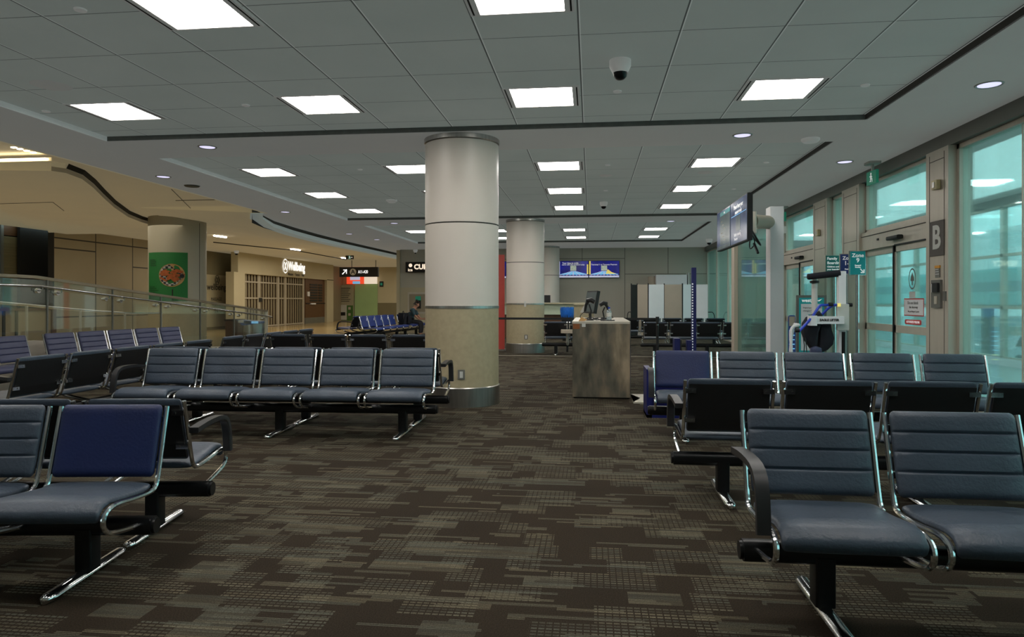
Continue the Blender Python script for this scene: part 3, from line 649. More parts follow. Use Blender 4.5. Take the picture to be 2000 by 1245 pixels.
# ------------------------------------------------------------------ tandem benches
PITCH, HWD = .635, .2925
def pad_mesh(name, prof, width, tf, tb, grooves=(), end=.028):
    """prof: (y,z) centre line; front side is to the left of travel"""
    P_ = [Vector((0, y, z)) for y, z in prof]; L = [0]
    for a, c in zip(P_[:-1], P_[1:]): L.append(L[-1] + (c - a).length)
    T_ = L[-1]; S = set([0, .004, .012, end, T_ - end, T_ - .012, T_ - .004, T_] + L)
    k = .05
    while k < T_ - .04: S.add(k); k += .05
    for g in grooves: S.update([g - .022, g - .010, g - .004, g, g + .004, g + .010, g + .022])
    S = sorted(S); S = [s for i, s in enumerate(S) if i == 0 or s - S[i - 1] > .002]
    def at(s):
        s = min(max(s, 0), T_)
        for i in range(len(L) - 1):
            if s <= L[i + 1] + 1e-9:
                return P_[i].lerp(P_[i + 1], (s - L[i]) / (L[i + 1] - L[i]))
    us = [-1, -.985, -.95, -.88, -.7, -.35, 0, .35, .7, .88, .95, .985, 1]
    mb = MB(); rings = []
    for s in S:
        p = at(s); t = (at(s + .02) - at(s - .02)).normalized(); n = Vector((0, -t.z, t.y))
        e = min(s, T_ - s); k = 1.0 if e >= end else math.sqrt(max(0, 1 - ((end - e) / end) ** 2))
        k = max(k, .12); w = width / 2 - (.022 * (1 - k))
        g = 1 - sum(.36 * math.exp(-((s - q) / .006) ** 2) for q in grooves)
        ring = []
        for u in us:
            c = (1 - abs(u) ** 7) ** .5 if abs(u) < 1 else 0
            ring.append(p + Vector((u * w, 0, 0)) + n * (tf * k * g * (.25 + .75 * c) * (1 - .10 * u * u)))
        for u in us[::-1]:
            c = (1 - abs(u) ** 10) ** .5 if abs(u) < 1 else 0
            ring.append(p + Vector((u * w, 0, 0)) - n * (tb * k * (.25 + .75 * c)))
        rings.append(ring)
    n_ = len(rings[0]); vs = [q for r in rings for q in r]
    fs = [(i * n_ + k, i * n_ + (k + 1) % n_, (i + 1) * n_ + (k + 1) % n_, (i + 1) * n_ + k) for i in range(len(rings) - 1) for k in range(n_)]
    fs += [tuple(range(n_))[::-1], tuple(range((len(rings) - 1) * n_, len(rings) * n_))]
    mb.add(vs, fs); return mb.mesh(name, smooth=True)
def smooth_path(pts, it=2):
    for _ in range(it):
        o = [pts[0]]
        for a, c in zip(pts[:-1], pts[1:]):
            o += [tuple(a[i] * .75 + c[i] * .25 for i in range(len(a))), tuple(a[i] * .25 + c[i] * .75 for i in range(len(a)))]
        pts = o + [pts[-1]]
    return pts
tubeprof = [(.245, .835), (.20, .68), (.150, .50), (.122, .425), (.06, .412), (-.12, .425), (-.27, .447), (-.355, .43), (-.372, .375), (-.33, .325), (-.20, .30), (-.04, .275)]
tp = smooth_path(tubeprof, 2)
backprof = [(.133, .475), (.160, .56), (.196, .69), (.224, .795), (.238, .845)]
seatprof = [(-.358, .385), (-.362, .425), (-.335, .452), (-.27, .462), (-.12, .443), (.03, .428), (.12, .432)]
def sh(mb, name, smooth=True): return mb.mesh(name, smooth=smooth)
ME = {}
def mk():
    for nm, g in (('backrest_quilted', (.112, .200, .288)), ('backrest_plain', ())):
        ME[nm] = pad_mesh('backrest', backprof, .535, .034, .012, g)
    ME['seat'] = pad_mesh('seat', seatprof, .535, .030, .022)
    m = MB(); N_ = Vector((0, 1, .28)).normalized() * .016
    q = [(.133, .49), (.160, .565), (.196, .69), (.222, .785), (.228, .81)]
    hw = .262
    m.prism([(y + .006, z) for y, z in q] + [(y + .022, z) for y, z in q[::-1]], -hw, hw, 'x'); ME['panel'] = m.mesh('back_panel')
    m = MB().tube([(0, y, z) for y, z in tp], .0125, 8)
    ME['frame'] = m.mesh('side_frame', smooth=True)
    m = MB()
    for s in (-1, 1):
        for (y, z) in ((.236, .765), (.178, .56)):
            x0, x1 = (-s * 0.0, -s * .075); m.box(min(x0, x1) if 0 else min(x0, x1), max(x0, x1), y + .0, y + .012, z - .016, z + .016)
    m2 = MB(); 
    for (y, z) in ((.182, .56),): m2.box(0, .07, y + .006, y + .014, z - .016, z + .016).lathe([(0, 0), (.007, 0), (.007, .006), (0, .006)], .05, 0, 8) if 0 else m2.box(0, .07, y + .006, y + .014, z - .015, z + .015).box(.045, .057, y + .012, y + .019, z - .006, z + .006)
    ME['clip'] = m2.mesh('clip')
    ap = smooth_path([(.195, .655), (.02, .672), (-.16, .672), (-.245, .65), (-.285, .585), (-.30, .50), (-.305, .43)], 1)
    m = MB(); rg = []
    for i, (y, z) in enumerate(ap):
        a = Vector(ap[max(i - 1, 0)]); c = Vector(ap[min(i + 1, len(ap) - 1)]); t = (c - a).normalized(); n = Vector((-t.y, t.x))
        th = .017; w = .027
        rg.append([(sx * w, y + sn * n.x * th, z + sn * n.y * th) for sx, sn in ((-1, -1), (-1, .6), (-.8, 1), (.8, 1), (1, .6), (1, -1))])
    k = 6; m.add([p for r in rg for p in r], [(i * k + j, i * k + (j + 1) % k, (i + 1) * k + (j + 1) % k, (i + 1) * k + j) for i in range(len(rg) - 1) for j in range(k)] + [tuple(range(k)), tuple(range((len(rg) - 1) * k, len(rg) * k))])
    ME['arm'] = m.mesh('armrest', smooth=True)
    m = MB().rbox(-.042, .042, -.05, .05, .04, .25, .012); ME['leg'] = m.mesh('leg', smooth=True)
    m = MB(); n = 12; rg = []
    for y, k in ((-.345, .25), (-.34, .6), (-.325, .86), (-.30, 1), (.28, 1), (.305, .86), (.32, .6), (.325, .25)):
        rg.append([(.036 * k * math.cos(a), y, max(0, .022 + .024 * k * math.sin(a)) if math.sin(a) >= 0 else max(0.0, .022 + .022 * math.sin(a))) for a in [2 * PI * i / n for i in range(n)]])
    m.add([p for r in rg for p in r], [(i * n + j, i * n + (j + 1) % n, (i + 1) * n + (j + 1) % n, (i + 1) * n + j) for i in range(len(rg) - 1) for j in range(n)] + [tuple(range(n)), tuple(range((len(rg) - 1) * n, len(rg) * n))])
    ME['foot'] = m.mesh('foot', smooth=True)
    m = MB(); m.tube([(-.02, -.006, 0), (.0, -.006, 0), (.02, -.006, 0)], .004, 6)
    m = MB(); 
    m.add([(.018 * math.cos(a), 0, .018 * math.sin(a)) for a in [2 * PI * i / 10 for i in range(10)]], [tuple(range(10))])
    m.box(-.006, .006, -.001, .001, -.045, -.015).box(-.02, .02, -.001, .001, -.05, -.042).box(.012, .02, -.001, .001, -.075, -.045).box(-.024, -.018, -.001, .001, -.075, -.02)
    ME['mark'] = m.mesh('seat_mark')
mk()
def part(name, me, mt, parent, loc=(0, 0, 0), mirror=False):
    o = D.objects.new(name, me if not mirror else me); COL.objects.link(o); o.parent = parent; o.location = loc
    if mirror: o.scale = (-1, 1, 1)
    if len(me.materials) == 0: me.materials.append(M[mt])
    if me.materials[0] != M[mt]:
        o.material_slots[0].link = 'OBJECT'; o.material_slots[0].material = M[mt]
    return o
def bench(X, Y, rz, s, label, n=5, arms='LR', pad='pad', plain=(), marks=(), group=None, single=False):
    t = thing('tandem_bench', (X, Y, 0), label, 'bench', group, rz); t.scale = (s, s, s)
    W = n * PITCH
    for k in range(n):
        x = (k - (n - 1) / 2) * PITCH
        pm = 'padblue' if k in plain else pad
        q = part('backrest', ME['backrest_plain' if (k in plain or marks) else 'backrest_quilted'], pm, t, (x, 0, 0))
        if marks: part('seat_mark', ME['mark'], 'whitetext', q, (.13, .158, .76))
        part('seat', ME['seat'], pad if not (k in plain) else pad, t, (x, 0, 0))
        part('back_panel', ME['panel'], 'black', t, (x, 0, 0))
        for sg in (-1, 1):
            fr = part('side_frame', ME['frame'], 'chrome', t, (x + sg * (HWD - .006), 0, 0))
            part('clip', ME['clip'], 'chrome', fr, (0, .054, .205), mirror=(sg == 1)); part('clip', ME['clip'], 'chrome', fr, (0, 0, 0), mirror=(sg == 1))
    for sd, sg in (('L', -1), ('R', 1)):
        if sd in arms: part('armrest', ME['arm'], 'armb', t, (sg * (W / 2 + .004), 0, 0))
    kn = 'beam%d' % n
    if kn not in ME:
        m = MB().rbox(-W / 2 - .02, W / 2 + .02, -.045, .045, .215, .305, .03, ax='x')
        m.tube([(-W / 2 - .035, 0, .26), (-W / 2 - .02, 0, .26)], .04, 14).tube([(W / 2 + .035, 0, .26), (W / 2 + .02, 0, .26)], .04, 14)
        ME[kn] = m.mesh('beam', smooth=True)
    part('beam', ME[kn], 'blackm', t)
    lx = [-2 * PITCH, 0, 2 * PITCH] if n == 5 else [-PITCH * (n - 1) / 2, PITCH * (n - 1) / 2]
    for x in lx:
        l = part('leg', ME['leg'], 'blackm', t, (x, 0, 0)); part('foot', ME['foot'], 'chrome', l)
    return t
G = 'tandem benches of blue padded seats'
def pair(X, Y, rz, s, l1, l2, gap=.69, **k):
    bench(X, Y, rz, s, l1, **k)
    k2 = dict(k); k2.update(plain=(), arms=k.get('arms2', 'LR')) if 0 else k2.update(plain=())
    bench(X - math.sin(rz) * gap * s, Y + math.cos(rz) * gap * s, rz + PI, s, l2, **{**k2, 'arms': 'LR'})
pair(-3.654, 2.971, .13, .955, 'nearest left bench facing the camera, with a plain navy end seat', 'left foreground bench facing away, back to back with the nearest left bench', arms='L', plain=(4,), group=G)
pair(-3.153, 6.744, .034, 1.0, 'five-seat bench facing the camera left of the near column', 'bench facing away directly behind the five-seat bench beside the near column', arms='L', group=G)
bench(2.26, 3.124, 0, .997, 'nearest right bench facing the camera in the right foreground', arms='L', group=G)
bench(2.156, 4.909, PI, .989, 'second right bench, seen from its black backs behind the nearest right bench', arms='LR', group=G)
bench(2.166, 6.91, -.063, .993, 'third right bench facing the camera with a plain navy first seat beside the glass wall', arms='L', plain=(0,), group=G)
bench(-3.333, 10.324, PI - .008, .999, 'bench with black backs behind the five-seat bench, running to the near column', arms='L', group=G)
bench(-5.32, 7.197, -PI / 2 - .017, .993, 'left bench running away with black backs to the camera, nearer of two in line', arms='LR', pad='pad', group=G)
bench(-5.33, 10.653, -PI / 2, 1.0, 'left bench running away with black backs to the camera, farther of two in line', arms='', group=G)
bench(-8.018, 11.281, 1.463 + .02, 1.0, 'indigo bench facing right in front of the glass ramp railing, far one', arms='', pad='padpurple', group=G)
bench(-8.05, 7.75, PI / 2, 1.0, 'indigo bench facing right, cut by the left picture edge', arms='', pad='padpurple', group=G)
bench(2.817 - .5 * PITCH * 0, 17.38, PI, .99, 'far right bench with black backs between the steel counter and glass partition', arms='', group=G)
side_bench = bench(-.25, 17.30, PI, .99, 'far bench facing away, its left seat showing between the second column and steel counter', arms='', n=3, group=G)
bench(2.4, 21.3, PI, .99, 'farthest right bench, only its black tops showing in front of the white folding screen', arms='', group=G)
pair(-7.141, 23.294, 1.497, 1.0, 'bright blue bench far left facing right, with white marks on the backs', 'bright blue bench far left, its seats facing the shops', pad='padbright', marks=(1,), group=G, arms='')
bench(-6.92, 26.05, 1.497, 1.0, 'short bright blue bench on which the seated person sits', n=3, pad='padbright', marks=(1,), arms='', group=G)
# ------------------------------------------------------------------ glass ramp railing
RX = -8.83
def rz_(y): return max(0, min(.66, .083 * (18 - y)))
ramp = MB().prism([(18, 0), (10.05, .66), (2, .66), (2, 0)], -10.25, RX + .03, 'x').build('ramp', 'tile')
tag(ramp, 'sloping concourse ramp behind the glass railing', 'ramp')
rl = thing('glass_railing', (RX, 14, 0), 'glass ramp railing with flat top rail and steel handrail on the left', 'railing')
ysj = [18.0, 16.3, 14.8, 13.35, 11.9, 10.35, 8.8, 7.2, 5.6, 4.0]
toppath = [(RX, y, rz_(y) + 1.08) for y in [18.02, 16.3, 14, 12, 10.5, 10.1, 9.7, 8, 4]]
tr_ = MB(); rg = []
for (x, y, z) in toppath: rg.append([(x - .035, y, z - .028), (x + .035, y, z - .028), (x + .035, y, z + .018), (x - .035, y, z + .018)])
tr_.add([p for r in rg for p in r], [(i * 4 + j, i * 4 + (j + 1) % 4, (i + 1) * 4 + (j + 1) % 4, (i + 1) * 4 + j) for i in range(len(rg) - 1) for j in range(4)] + [(0, 1, 2, 3), tuple(range(len(rg) * 4 - 4, len(rg) * 4))])
tr_.build('top_rail', mat('bronze_rail', srgb(150, 138, 118), .35, .6, var=.1), rl)
MB().tube([(RX + .09, 18.15, .90)] + [(RX + .09, y, rz_(y) + .93) for y in [17.9, 16.3, 14, 12, 10.5, 10.1, 9.7, 8, 4]], .019, 10).build('handrail', 'chrome', rl, True)
for a, c in zip(ysj[:-1], ysj[1:]):
    MB().prism([(a - .012, rz_(a - .012)), (c + .012, rz_(c)), (c + .012, rz_(c) + 1.05), (a - .012, rz_(a) + 1.05)], RX - .007, RX + .007, 'x').build('pane', 'glassclr', rl)
    MB().box(RX - .012, RX + .012, c - .012, c + .012, rz_(c), rz_(c) + 1.05).build('joint', 'aludark', rl)
    for y in (a - .2, c + .2):
        z = rz_(y) + .86; MB().tube([(RX - .02, y, z), (RX + .03, y, z)], .04, 14).tube([(RX + .03, y, z), (RX + .09, y, z + .01), (RX + .09, y, z + .06)], .009, 8).build('bracket', 'chrome', rl, True)
MB().box(RX - .03, RX + .03, 17.98, 18.04, 0, 1.1).build('end_post', 'alu', rl)
MB().prism([(18.05, 0), (18.05, .05), (10.05, .72), (2, .72), (2, 0)], RX + .03, RX + .07, 'x').build('base_trim', 'alu', rl)
r2 = thing('steel_railing', (-10.3, 13, 0), 'plain steel handrail on posts beyond the glass railing', 'railing')
hp = [PX(px, py, -10.3) for px, py in ((-60, 583), (0, 592), (50, 596), (120, 603), (180, 608), (240, 612), (262, 613), (316, 612))]
MB().tube([(-10.3, y, z) for y, z in hp], .024, 8).build('handrail', 'chrome', r2, True)
for px, py in ((157, 606), (244, 612), (315, 612), (52, 597)):
    y, z = PX(px, py, -10.3); MB().tube([(-10.3, y, 0), (-10.3, y, z - .01)], .024, 8).build('post', 'alu', r2, True)
# ------------------------------------------------------------------ concourse shops (wall X = XS)
def Y_(px): return PX(px, 588, XS)[0]
def Z_(px, py): return PX(px, py, XS)[1]
struct(MB().box(XS - .1, XS + .25, Y_(455), Y_(644), Z_(530, 539.5), 3.7).build('wall_left', 'shopbeige'))
struct(MB().box(XS - .1, XS + .3, Y_(445), Y_(467), 0, Z_(456, 532)).build('wall_left', 'shopbeige'))
struct(MB().box(XS - .1, XS + .25, Y_(631), Y_(644), 0, 2.7).build('wall_left', 'shopbeige'))
struct(MB().box(XS - .9, XS - .8, Y_(303) + .6, Y_(455) + 4, 0, 3.7).build('wall_left', 'olive'))
struct(MB().box(XS - .4, XS - .2, Y_(644), 46, 0, 3.7).build('wall_left', 'wallpanel'))
sh_ = thing('shop_poster_panel', (XS - .7, Y_(432), 0), 'tall pale panel with round logo reading wellbeing beside the wide poster column', 'poster')
XP_ = XS - .78
pa, pb = PX(398, 588, XP_)[0], PX(446, 588, XP_)[0]
MB().box(XP_ - .02, XP_, pa, pb, PX(430, 638, XP_)[1], PX(430, 538, XP_)[1]).build('panel', mat('pale_poster', srgb(176, 166, 138), .6), sh_)
Tm = basis((XP_, (PX(424, 588, XP_)[0]), 0), (0, 1, 0))
def logo(T_, a, b, r, par, mt, c=.006):
    for q in (1.0, .62):
        MB(T_).add([(a + r * q * math.cos(2 * PI * k / 28), b + r * math.sin(2 * PI * k / 28), c) for k in range(28)] + [(a + (r * q - .022) * math.cos(2 * PI * k / 28), b + (r - .022) * math.sin(2 * PI * k / 28), c) for k in range(28)], [(k, (k + 1) % 28, 28 + (k + 1) % 28, 28 + k) for k in range(28)]).build('logo_ring', mt, par)
    MB(T_).tube([(a - r * .7 + r * 1.4 * k / 12, b + r * .55 * math.sin(k / 12 * 2 * PI), c) for k in range(13)], .014, 6).tube([(a - r * .7 + r * 1.4 * k / 12, b - r * .55 * math.sin(k / 12 * 2 * PI), c) for k in range(13)], .014, 6).build('logo_wave', mt, par)
logo(Tm, 0, PX(420, 547, XP_)[1], .23, sh_, 'blacktext')
text('wellbeing', .42, 'blacktext', sh_, Tm, -.05, PX(424, 561.5, XP_)[1], .008, bold=.006, sx=1.05)
text('MASSAGE', .22, 'blacktext', sh_, Tm, -.08, PX(424, 585, XP_)[1], .008); text('YOUTH', .22, 'blacktext', sh_, Tm, -.08, PX(424, 597, XP_)[1], .008); text('SPA', .22, 'blacktext', sh_, Tm, -.08, PX(424, 609, XP_)[1], .008)
sg = thing('shop_sign', (XS + .26, Y_(570), 2.9), 'backlit white Wellbeing sign with oval logo on the beige shop front', 'sign')
Tm = basis((XS + .25, Y_(566), 0), (0, 1, 0))
k_ = (Y_(586) - Y_(553))
text('Wellbeing', .66, 'glowtext', sg, Tm, Y_(570.5) - Y_(566), Z_(570, 522), .04, fitw=k_, bold=.02)
logo(Tm, Y_(548) - Y_(566), Z_(548, 520), .38, sg, 'glowtext', .03)
text('Massage  ·  Tanning  ·  Nail', .20, 'blacktext', sg, Tm, Y_(570) - Y_(566), Z_(570, 537), .02, fitw=k_ * .95, bold=.004)
gt = thing('security_gate', (XS, Y_(530), 0), 'closed folding grille of vertical slats across the shop under the Wellbeing sign', 'gate')
g0, g1 = Y_(468), Y_(590); zt = 2.66
def slats():
    m, nt, b = newmat('folding_grille'); vec, (x, y, z) = worldpos(nt)
    f = (y / .17).fract(); c = mixc(nt, f.lt(.5), srgb(52, 45, 36), mixc(nt, noise(nt, vec, .8), srgb(130, 120, 100), srgb(96, 88, 72)))
    nt.links.new(c, b.inputs['Base Color']); b.inputs['Roughness'].default_value = .5; return m
mm = MB(); n = int((g1 - g0) / .15); zz_ = []
for k in range(n):
    y = g0 + k * .15; mm.box(XS - .02 + .05 * (k % 2), XS + .01 + .05 * (k % 2), y, y + .095, .08, zt)
mm.build('slats', 'gate', gt)
MB().box(XS - .30, XS - .25, g0, g1 + .6, 0, zt).build('backing', 'wood', gt)
for zz in (.02, 1.45, 2.25): MB().box(XS + .05, XS + .09, g0, g1, zz, zz + .07).build('rail', 'alu', gt)
for px in (468, 501, 539, 553, 589): MB().box(XS + .04, XS + .10, Y_(px), Y_(px) + .16, 0, zt).build('post', 'alu', gt)
MB().box(XS + .1, XS + .14, Y_(502), Y_(502) + .3, 1.3, 1.5).build('lock', 'black', gt)
mb_ = thing('menu_wall', (XS + .1, Y_(614), 0), 'brown wooden wall with rows of small dark price strips beside the grille', 'menu board')
MB().box(XS - .1, XS + .1, Y_(593), Y_(631), .35, 2.66).build('panel', 'wood', mb_); MB().box(XS - .1, XS + .1, Y_(593), Y_(631), 0, .35).build('kickplate', 'aludark', mb_)
MB().box(XS - .1, XS + .05, Y_(590), Y_(594.5), 0, 2.66).build('side_panel', 'dark', mb_)
for k in range(7):
    zz = Z_(614, 557 + k * 5.1); MB().box(XS + .1, XS + .12, Y_(602), Y_(617), zz - .05, zz + .05).box(XS + .1, XS + .12, Y_(619), Y_(626), zz - .05, zz + .05).build('price_strip', 'black', mb_)
MB().box(XS + .1, XS + .16, Y_(596.5), Y_(600), Z_(598, 579), Z_(598, 570)).build('switch_box', 'white', mb_); MB().box(XS + .1, XS + .2, Y_(602), Y_(611), Z_(606, 595), Z_(606, 592.5)).build('handle', 'white', mb_)
MB().box(XS + .1, XS + .14, Y_(594), Y_(631), Z_(614, 593.5), Z_(614, 592)).build('rail', 'dark', mb_)
# dark storefront at far left
st = thing('dark_storefront', (-18.4, 14, 0), 'dark glazed storefront with pale blinds at the left picture edge', 'storefront')
XD = -18.2
MB().box(XD - .2, XD, 6, PX(101, 588, XD)[0], 0, 4.2).build('glazing', mat('dark_glazing', srgb(22, 26, 24), .15, var=.7, scale=.8), st)
MB().box(XD - .0, XD + .03, PX(3, 588, XD)[0], PX(33, 588, XD)[0], .9, PX(15, 462, XD)[1]).build('blind', mat('blind', srgb(120, 110, 80), .6, var=.35, scale=5, stretch=(.2, .2, 4)), st)
MB().box(XD - .0, XD + .03, PX(3, 588, XD)[0], PX(33, 588, XD)[0], PX(15, 460, XD)[1], PX(15, 436, XD)[1]).build('sign_panel', 'wood', st)
for px in (2, 54, 95): MB().box(XD, XD + .05, PX(px, 588, XD)[0] - .05, PX(px, 588, XD)[0] + .05, 0, 4.2).build('mullion', 'alu' if px == 95 else 'aludark', st)
dd = thing('panel_door', (XS, 17, 0), 'framed beige double door low on the left wall under the dark storefront', 'door')
MB().box(XS - .1, XS + .0, 8, Y_(104), 0, Z_(50, 607)).build('leaf', 'wallpanel', dd); MB().box(XS, XS + .06, 8, Y_(107), Z_(50, 607), Z_(50, 602.5)).box(XS, XS + .06, Y_(99), Y_(107), 0, Z_(50, 607)).build('frame', 'wood', dd)
for px in (6, 31): MB().box(XS, XS + .04, Y_(px) - .04, Y_(px) + .04, 0, Z_(50, 607)).build('seam', 'dark', dd)
# far end wall of the concourse (Y=46)
YF = 46.0
def X_(px): return PY(px, 588, YF)[0]
def ZF(py): return PY(700, py, YF)[1]
struct(MB().box(XS - .5, -7.7, YF, YF + .2, 0, 3.75).build('wall_far', 'shopbeige'))
struct(MB().box(X_(738), X_(790), YF - .05, YF, 0, ZF(592)).build('trim_11', 'olive'))
t = thing('green_glass_wall', (X_(716), YF, 0), 'pale green frosted glass front at the far end of the concourse', 'glass wall')
MB().box(X_(694), X_(738), YF - .12, YF - .05, 0, ZF(555)).build('pane', 'greenglass', t)
t = thing('lit_advert', (X_(705), YF, ZF(555)), 'lit red and cream advert below the hanging A11-A20 sign', 'advert')
MB().box(X_(680), X_(714), YF - .3, YF - .12, ZF(555), ZF(541)).build('red_panel', 'scrred', t); MB().box(X_(714), X_(738), YF - .3, YF - .12, ZF(555), ZF(541)).build('cream_panel', mat('cream_lit', (.8, .7, .6), .5, emit=.6, emc=(1, .86, .7)), t)
MB().box(X_(692), X_(706), YF - .33, YF - .3, ZF(555), ZF(550)).build('blue_block', 'scrcy', t); MB().box(X_(687), X_(706), YF - .33, YF - .3, ZF(547.5), ZF(541)).build('white_block', 'scrwhite', t)
t = thing('info_totem', (X_(682), YF - .4, 0), 'tall white and green information totem left of the green glass', 'totem')
MB().box(X_(665), X_(693), YF - .35, YF - .2, 0, ZF(557)).build('board', mat('totem_white', srgb(168, 162, 140), .5), t); MB().box(X_(665), X_(693), YF - .37, YF - .35, 0, ZF(597)).build('green_base', mat('totem_green', srgb(70, 110, 50), .5), t)
MB().box(X_(667), X_(681), YF - .41, YF - .37, ZF(625), ZF(596)).build('notice', 'offwhite', t); MB().box(X_(670), X_(678.5), YF - .43, YF - .41, ZF(616.5), ZF(610)).build('picture', 'dark', t)
for k in range(8): MB().box(X_(667), X_(688 - 2 * (k % 3)), YF - .36, YF - .35, ZF(564 + k * 3.6), ZF(563 + k * 3.6)).build('print_line', 'dark', t)
for k in range(2): MB().box(X_(684), X_(688.5), YF - .39, YF - .37, ZF(605 + 12 * k), ZF(600 + 12 * k)).build('icon', 'alu', t)
t = thing('wall_notice', (X_(745), YF, 1.8), 'small dark green notice on the beige far wall', 'notice'); MB().box(X_(741.5), X_(749), YF - .04, YF, ZF(560.5), ZF(550)).build('plate', 'dark', t); MB().box(X_(743.2), X_(747.3), YF - .05, YF - .04, ZF(558), ZF(553)).build('symbol', 'greensign', t)
# hanging direction sign
YH = 38.0
def XH(px): return PY(px, 588, YH)[0]
def ZH(py): return PY(700, py, YH)[1]
t = thing('direction_sign', (XH(700), YH, ZH(541)), 'black hanging sign with arrow, white circle A and A11-A20', 'sign')
MB().box(XH(663), XH(738), YH, YH + .2, ZH(541), ZH(522)).build('panel', 'dark', t)
for px in (686, 733): MB().tube([(XH(px), YH + .1, ZH(522)), (XH(px), YH + .1, 3.7)], .02, 6).build('hanger', 'dark', t)
Tm = basis((XH(700), YH, ZH(531.5)), (1, 0, 0)); pxm = YH / F_PX * 1.02
MB(Tm).add([((689 - 700) * pxm + .19 * math.cos(2 * PI * k / 28), .19 * math.sin(2 * PI * k / 28), .01) for k in range(28)], [tuple(range(28))]).build('disc', 'offwhite', t)
text('A', .34, 'blacktext', t, Tm, (689 - 700) * pxm, 0, .02, bold=.008); text('A11-A20', .24, 'glowtext', t, Tm, (709.5 - 700) * pxm, 0, .01, bold=.004, fitw=20 * pxm)
a0 = (672 - 700) * pxm
MB(Tm).add([(a0 - .12, -.15, .01), (a0 - .16, -.11, .01), (a0 + .04, .09, .01), (a0 + .08, .05, .01)], [(0, 1, 2, 3)]).box(a0 - .08, a0 + .13, .09, .14, .008, .011).box(a0 + .08, a0 + .13, -.1, .14, .008, .011).build('arrow', 'glowtext', t)
# currency sign + wall things on the back wall left
t = thing('currency_sign', (-7, YB - .1, 2.45), 'black sign with warm lit letters CURR beside the near column', 'sign')
xa, za = PY(792, 532, YB - .2); xb, zb2 = PY(880, 511.5, YB - .2)
MB().box(xa, xb, YB - .2, YB, za, zb2).build('panel', 'dark', t); Tm = basis((xa, YB - .2, (za + zb2) / 2), (1, 0, 0))
text('CURRENCY', .28, 'warmtext', t, Tm, .36, .0, .004, align='LEFT', bold=.012); text('ice', .17, 'warmtext', t, Tm, .2, -.12, .004, bold=.004)
MB(Tm).add([(.21 + .075 * math.cos(2 * PI * k / 20), .07 + .075 * math.sin(2 * PI * k / 20), .004) for k in range(20)], [tuple(range(20))]).build('emblem', 'warmtext', t)
t = thing('wall_cabinet', (-7, YB - .1, .8), 'recessed pale wall cabinet with a small green notice left of the near column', 'cabinet')
xa, za = PY(797, 613, YB); xb, zb2 = PY(880, 571, YB)
MB().box(xa, xb, YB - .06, YB, za, zb2).build('frame', 'alu', t); MB().box(xa + .07, xb, YB - .08, YB - .06, za + .08, zb2 - .08).build('door', 'wallpanel', t)
xc, zc = PY(812.5, 603, YB); xd, zd = PY(823, 579, YB); MB().box(xc, xd, YB - .10, YB - .08, zc, zd).build('notice', 'dark', t); MB().box(xc, xd, YB - .11, YB - .10, zd - .17, zd).build('notice_header', 'greensign', t)
struct(MB().box(-7.9, -5.9, YB - .02, YB, .0, PY(810, 562, YB)[1]).build('trim_12', 'shopbeige'))
# ------------------------------------------------------------------ bins by the ramp end
t = thing('recycling_bin', (-9.6, 19.6, 0), 'brushed steel round bin with a tilted colourful top at the ramp end', 'bin')
bx, by = P(496, 588 + F_PX * EYE / 20.2, 0)
def bw(px): return px / F_PX * 20.2
MB().lathe([(0, 0), (.30, 0), (.30, .76), (0, .76)], bx, by, 36).build('body', 'steel', t, True)
MB().prism([(bx - .34, .80), (bx + .33, .76), (bx + .34, .70), (bx - .2, .64)], by - .33, by + .1, 'y').build('top', 'navy', t)
MB().box(bx - .12, bx + .06, by - .34, by - .33, .69, .765).build('black_patch', 'black', t); MB().box(bx + .1, bx + .3, by - .34, by - .33, .70, .765).build('cyan_patch', 'scrcy', t); MB().box(bx - .3, bx - .14, by - .34, by - .33, .72, .79).build('white_patch', 'offwhite', t)
bx2, by2 = P(458, 588 + F_PX * EYE / 20.8, 0)
t = thing('waste_cabinet', (bx2, by2, 0), 'brown wooden waste cabinet left of the steel bin', 'cabinet')
MB().rbox(bx2 - .18, bx2 + .2, by2 - .2, by2 + .2, 0, .75, .01).build('body', 'wood', t); MB().box(bx2 - .2, bx2 + .22, by2 - .22, by2 + .22, .75, .80).build('lid', 'dark', t); MB().box(bx2 - .15, bx2 + .17, by2 - .205, by2 - .2, .08, .7).build('door', 'wood', t)
# ------------------------------------------------------------------ steel counter and what stands on it
cx0, cx1, cy0, cy1, cz = -.26, .53, 9.6, 11.9, 1.065
t = thing('steel_counter', (.14, 10.7, 0), 'stained steel gate counter in the middle of the carpet', 'counter')
MB().box(cx0, cx1, cy0, cy1, .02, cz - .03).build('body', 'counter', t); MB().rbox(cx0 - .005, cx1 + .005, cy0 - .005, cy1, cz - .03, cz, .01).build('worktop', 'alu', t)
MB().box(cx1 - .004, cx1 + .006, cy0 - .006, cy0 + .004, 0, cz).build('corner_trim', 'chrome', t); MB().box(cx0 + .02, cx1 - .02, cy0 + .03, cy1, 0, .03).build('plinth', 'dark', t)
MB().box(cx0 + .01, cx0 + .10, cy0 - .004, cy0, .96, 1.03).build('orange_sticker', mat('orange_sticker', srgb(140, 82, 42), .5, var=.3, scale=60), t); MB().box(cx0 + .13, cx0 + .18, cy0 - .004, cy0, .99, 1.04).build('white_sticker', 'offwhite', t)
m_ = MB().box(cx1 + .02, 1.6, 9.2, 10.0, 0, .02).add([(cx1 + .02, 9.2, .02), (cx1 + .02, 10.0, .02), (cx1 + .14, 9.6, .02)], [(0, 1, 2)]).build('weigh_platform', 'alu'); tag(m_, 'low grey metal floor plate right of the steel counter', 'floor plate')
def at(px, py, Y): return PY(px, py, Y)
